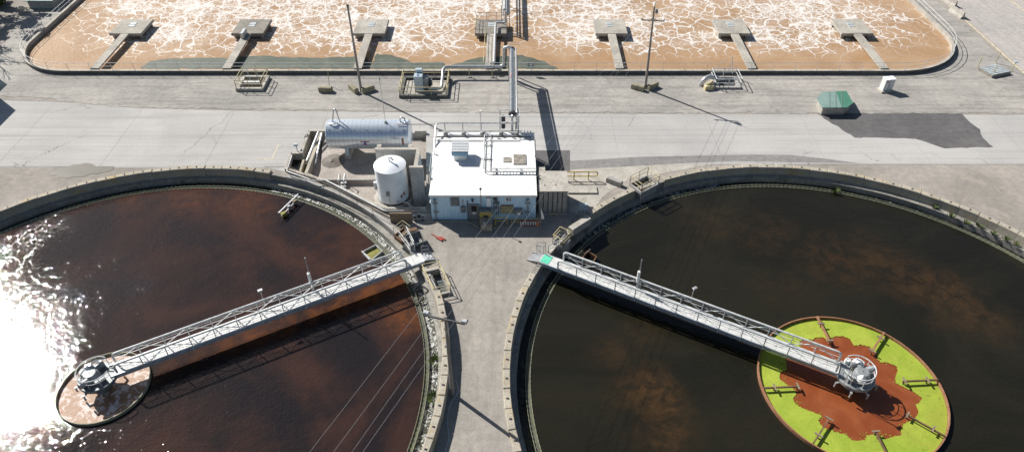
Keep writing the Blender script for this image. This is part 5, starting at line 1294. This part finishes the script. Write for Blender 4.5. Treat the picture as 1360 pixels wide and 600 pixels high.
MB().box(gc+Vector((-.2,-1.55,-.55)),(.5,.06,.4)).build('vent','grey_paint',gh)
cb = thing('electrical_cabinet','pale grey electrical cabinet on a concrete pad in the right yard','cabinet',P(1176,122))
q = P(1176.5,122.5); MB().box(q+Vector((0,.35,.12)),(1.7,1.2,.24),R(10),.03).build('pad','concrete',cb); MB().box(q+Vector((.02,.4,.99)),(1.3,.8,1.5),R(10),.03).build('body','cabinet_white',cb)
MB().box(q+Vector((.02,.4,1.77)),(1.4,.9,.06),R(10)).build('lid','tank_white',cb); MB().box(q+Vector((.05,-.01,1.0)),(.08,.04,.2),R(10)).build('handle','dark_metal',cb); MB().box(q+Vector((.02,.4,1.815)),(.05,.88,.025),R(10)).build('seam','galv_dull',cb); MB().box(q+Vector((.09,-.005,.99)),(.03,.03,1.4),R(10)).build('door_gap','grey_paint',cb); MB().box(q+Vector((-.25,-.07,1.45)),(.3,.03,.18),R(10)).build('vent','grey_paint',cb)
pa = thing('pallet_platform','low slatted metal platform beside the street line','platform',P(1322,94))
pq = [P(1301,90,.45),P(1319,100,.45),P(1343,95,.45),P(1322,85,.45)]
for k in range(6):
    a = pq[0].lerp(pq[1],(k+.1)/6); b = pq[0].lerp(pq[1],(k+.9)/6); c_ = pq[3].lerp(pq[2],(k+.9)/6); d_ = pq[3].lerp(pq[2],(k+.1)/6)
    MB().prism([(v.x,v.y) for v in (a,b,c_,d_)],.40,.46).build('slat','hatch_grey',pa)
for a,b in ((pq[0],pq[1]),(pq[1],pq[2]),(pq[2],pq[3]),(pq[3],pq[0])): MB().beam(Vector((a.x,a.y,.2)),Vector((b.x,b.y,.2)),.1,.38).build('frame','brown_panel',pa)
for i,(px,py,h_) in enumerate(((1298,90,1.6),(1322,84,1.6),(1318,100,1.4),(1343,95,1.3))):
    q = P(px,py); MB().tube([q,q+Vector((0,0,h_))],.05,6).build('corner_post','pale_yellow',pa)
    if i == 3: MB().box(q+Vector((0,0,h_+.1)),(.4,.3,.15)).build('post_box','cabinet_blue',pa)
def barrier(base, rz, L, label):
    t = thing('traffic_barrier', label, 'barrier', base); b = Vector(base); ca,sa = math.cos(rz),math.sin(rz)
    prof = [(-.4,0),(.4,0),(.36,.18),(.16,.45),(.1,.95),(-.1,.95),(-.16,.45),(-.36,.18)]
    vs = [(b.x+ca*s_-sa*x,b.y+sa*s_+ca*x,z) for s_ in (-L/2,L/2) for x,z in prof]; n = len(prof)
    MB().add(vs,[tuple(range(n)),tuple(reversed(range(n,2*n)))]+[(k,n+k,n+(k+1)%n,(k+1)%n) for k in range(n)]).build('body','concrete',t)
    MB().tube(bend([(b.x-sa*0-.15*ca,b.y-.15*sa,.94),(b.x-.15*ca,b.y-.15*sa,1.06),(b.x+.15*ca,b.y+.15*sa,1.06),(b.x+.15*ca,b.y+.15*sa,.94)],.05),.02,5).build('lift_loop','dark_metal',t)
barrier(P(1270,20),R(100),2.9,'nearest concrete traffic barrier on the right beside the street')
barrier(P(1260,5.5),R(108),2.6,'concrete traffic barrier just beyond the nearest one on the right')
barrier(P(1249,-4),R(150),2.4,'far concrete traffic barrier at the top edge on the right')

# ------------------------------------------------------------------ upper left: vault, trees, buildings beyond the frame
lv_ = thing('green_roof_vault','low building with a pale green roof outside the basin corner','vault',(-72,105,0))
MB().span((-74.3,103.3,0),(-70.4,108.5,1.25)).build('wall','concrete_grey',lv_); MB().span((-74.5,103.0,1.252),(-70.2,108.7,1.37)).build('roof','green_sheet',lv_)
def tree(label, base, h, cr, nl, seed, bare=False, size=.22):
    rg = random.Random(seed); t = thing('tree', label, 'tree', base); b = Vector(base)
    m = MB(); tips = []
    m.tube([b-Vector((0,0,.2)),b+Vector((.1,.1,h*.3)),b+Vector((.25,.0,h*.6))],.30,8,.16)
    def limb(p, d, L, r_, lev):
        q = p+d*L*.5+Vector((rg.gauss(0,.1),rg.gauss(0,.1),rg.gauss(0,.1)))*L*.5; e = p+d*L+Vector((0,0,L*.12))
        m.tube([p,q,e],r_,5,r_*.45); tips.append((e,L*.55))
        if lev > 0:
            for _ in range(3 if lev > 1 else 4):
                dd_ = (d+Vector((rg.gauss(0,.55),rg.gauss(0,.55),rg.gauss(.15,.4)))).normalized(); limb(q.lerp(e,rg.random()),dd_,L*rg.uniform(.45,.7),r_*.5,lev-1)
    for i in range(11):
        z = h*(.22+.5*i/10); a = i*2.4+rg.random(); d_ = Vector((math.cos(a),math.sin(a),rg.uniform(.3,.9))).normalized()
        limb(b+Vector((.15,.05,z)),d_,cr*rg.uniform(.6,.95),.11,3 if bare else 2)
    m.build('trunk','bark',t)
    if not bare: leaves(MB(),tips,size,nl,rg).build('crown','leaf',t)
tree('leafy dark green tree at the top left corner', (-80.2,102.6,0), 9.5, 3.7, 9000, 5)
tree('bare leafless tree beyond the left edge of the yard', (-75.6,90.3,0), 8.5, 2.8, 0, 11, True)
tree('dense tree beyond the left end of the basin', (-81.5,96.5,0), 9, 3.2, 8000, 9)
bp_ = P(-2, 6); bu_ = thing('shrub','dark green shrub in the top left corner','shrub',bp_); rgb_ = random.Random(4)
leaves(MB(),[(bp_+Vector((rgb_.gauss(0,.9),rgb_.gauss(0,.9),.6+rgb_.random()*1.3)),.9) for _ in range(14)],.2,3500,rgb_).build('foliage','leaf',bu_)
MB().tube([bp_,bp_+Vector((.1,0,1.2))],.08,6,.04).build('stem','bark',bu_)
ob_ = thing('yard_shed','plain shed beyond the left edge that shades the road','shed',(-74,80,0))
def shade_box(px,py,h,sx,sy,par,mat='siding'):
    g = P(px,py); q = g-Vector((.994,-.879,0))*h
    MB().span((q.x-sx,q.y-sy,0),(q.x,q.y,h),0).build('wall',mat,par); MB().span((q.x-sx-.1,q.y-sy-.1,h+.002),(q.x+.02,q.y+.02,h+.06)).build('roof','roof_white',par)
shade_box(20,150,6.0,9,7.5,ob_)
ob2 = thing('yard_shed','second plain shed beyond the left edge of the yard','shed',(-82,88,0))
shade_box(9,115,5.0,9,3.0,ob2)

# ------------------------------------------------------------------ weeds
def weed(p, h, w, n, label, seed):
    rg = random.Random(seed); m = MB(); p = Vector(p)
    for _ in range(n):
        a = rg.random()*6.283; r_ = w*rg.random()**.7; q = p+Vector((math.cos(a)*r_*.5,math.sin(a)*r_*.5,0)); e = q+Vector((math.cos(a)*r_*.6,math.sin(a)*r_*.6,h*rg.uniform(.5,1)))
        s_ = Vector((-math.sin(a),math.cos(a),0))*.05; md = q.lerp(e,.6)
        m.add([q-s_*.5,q+s_*.5,md+s_,e,md-s_],[(0,1,2,3,4)])
    tag(m.build('weed','weed_leaf'),label,'weed')
weed(P(1109,256,-1.2),.6,.55,60,'bushy green weed growing on the far weir of the right tank',1)
weed(P(580,480,-1.2),.35,.7,90,'green weed tuft in the foam of the left tank channel, upper one',2)
weed(P(578,528,-1.2),.4,.8,100,'green weed tuft in the foam of the left tank channel, lower one',3)
for i,(px,py) in enumerate(((1240,276),(1263,288),(1283,297),(1300,301),(1318,311),(1336,319),(1348,325))):
    weed(P(px,py,-.72),.34,.5,40,['weed on the right tank ledge, first from the block end','weed on the right tank ledge near the cracked blocks','low weed on the right tank ledge mid way','yellowish weed on the right tank ledge','weed on the right tank ledge, third from the right edge','weed on the right tank ledge, second from the right edge','weed on the right tank ledge nearest the right edge'][i],20+i)
hose = [P(605,505),P(609,515),P(607,524),P(600,532),P(595,545),P(594,565),P(597,580),P(591,600),P(588,620)]
tag(MB().tube([p+Vector((0,0,.04)) for p in bend(hose,1.0)],.03,6).build('hose','cabinet_blue'),'pale blue hose trailing beside the left tank wall','hose')
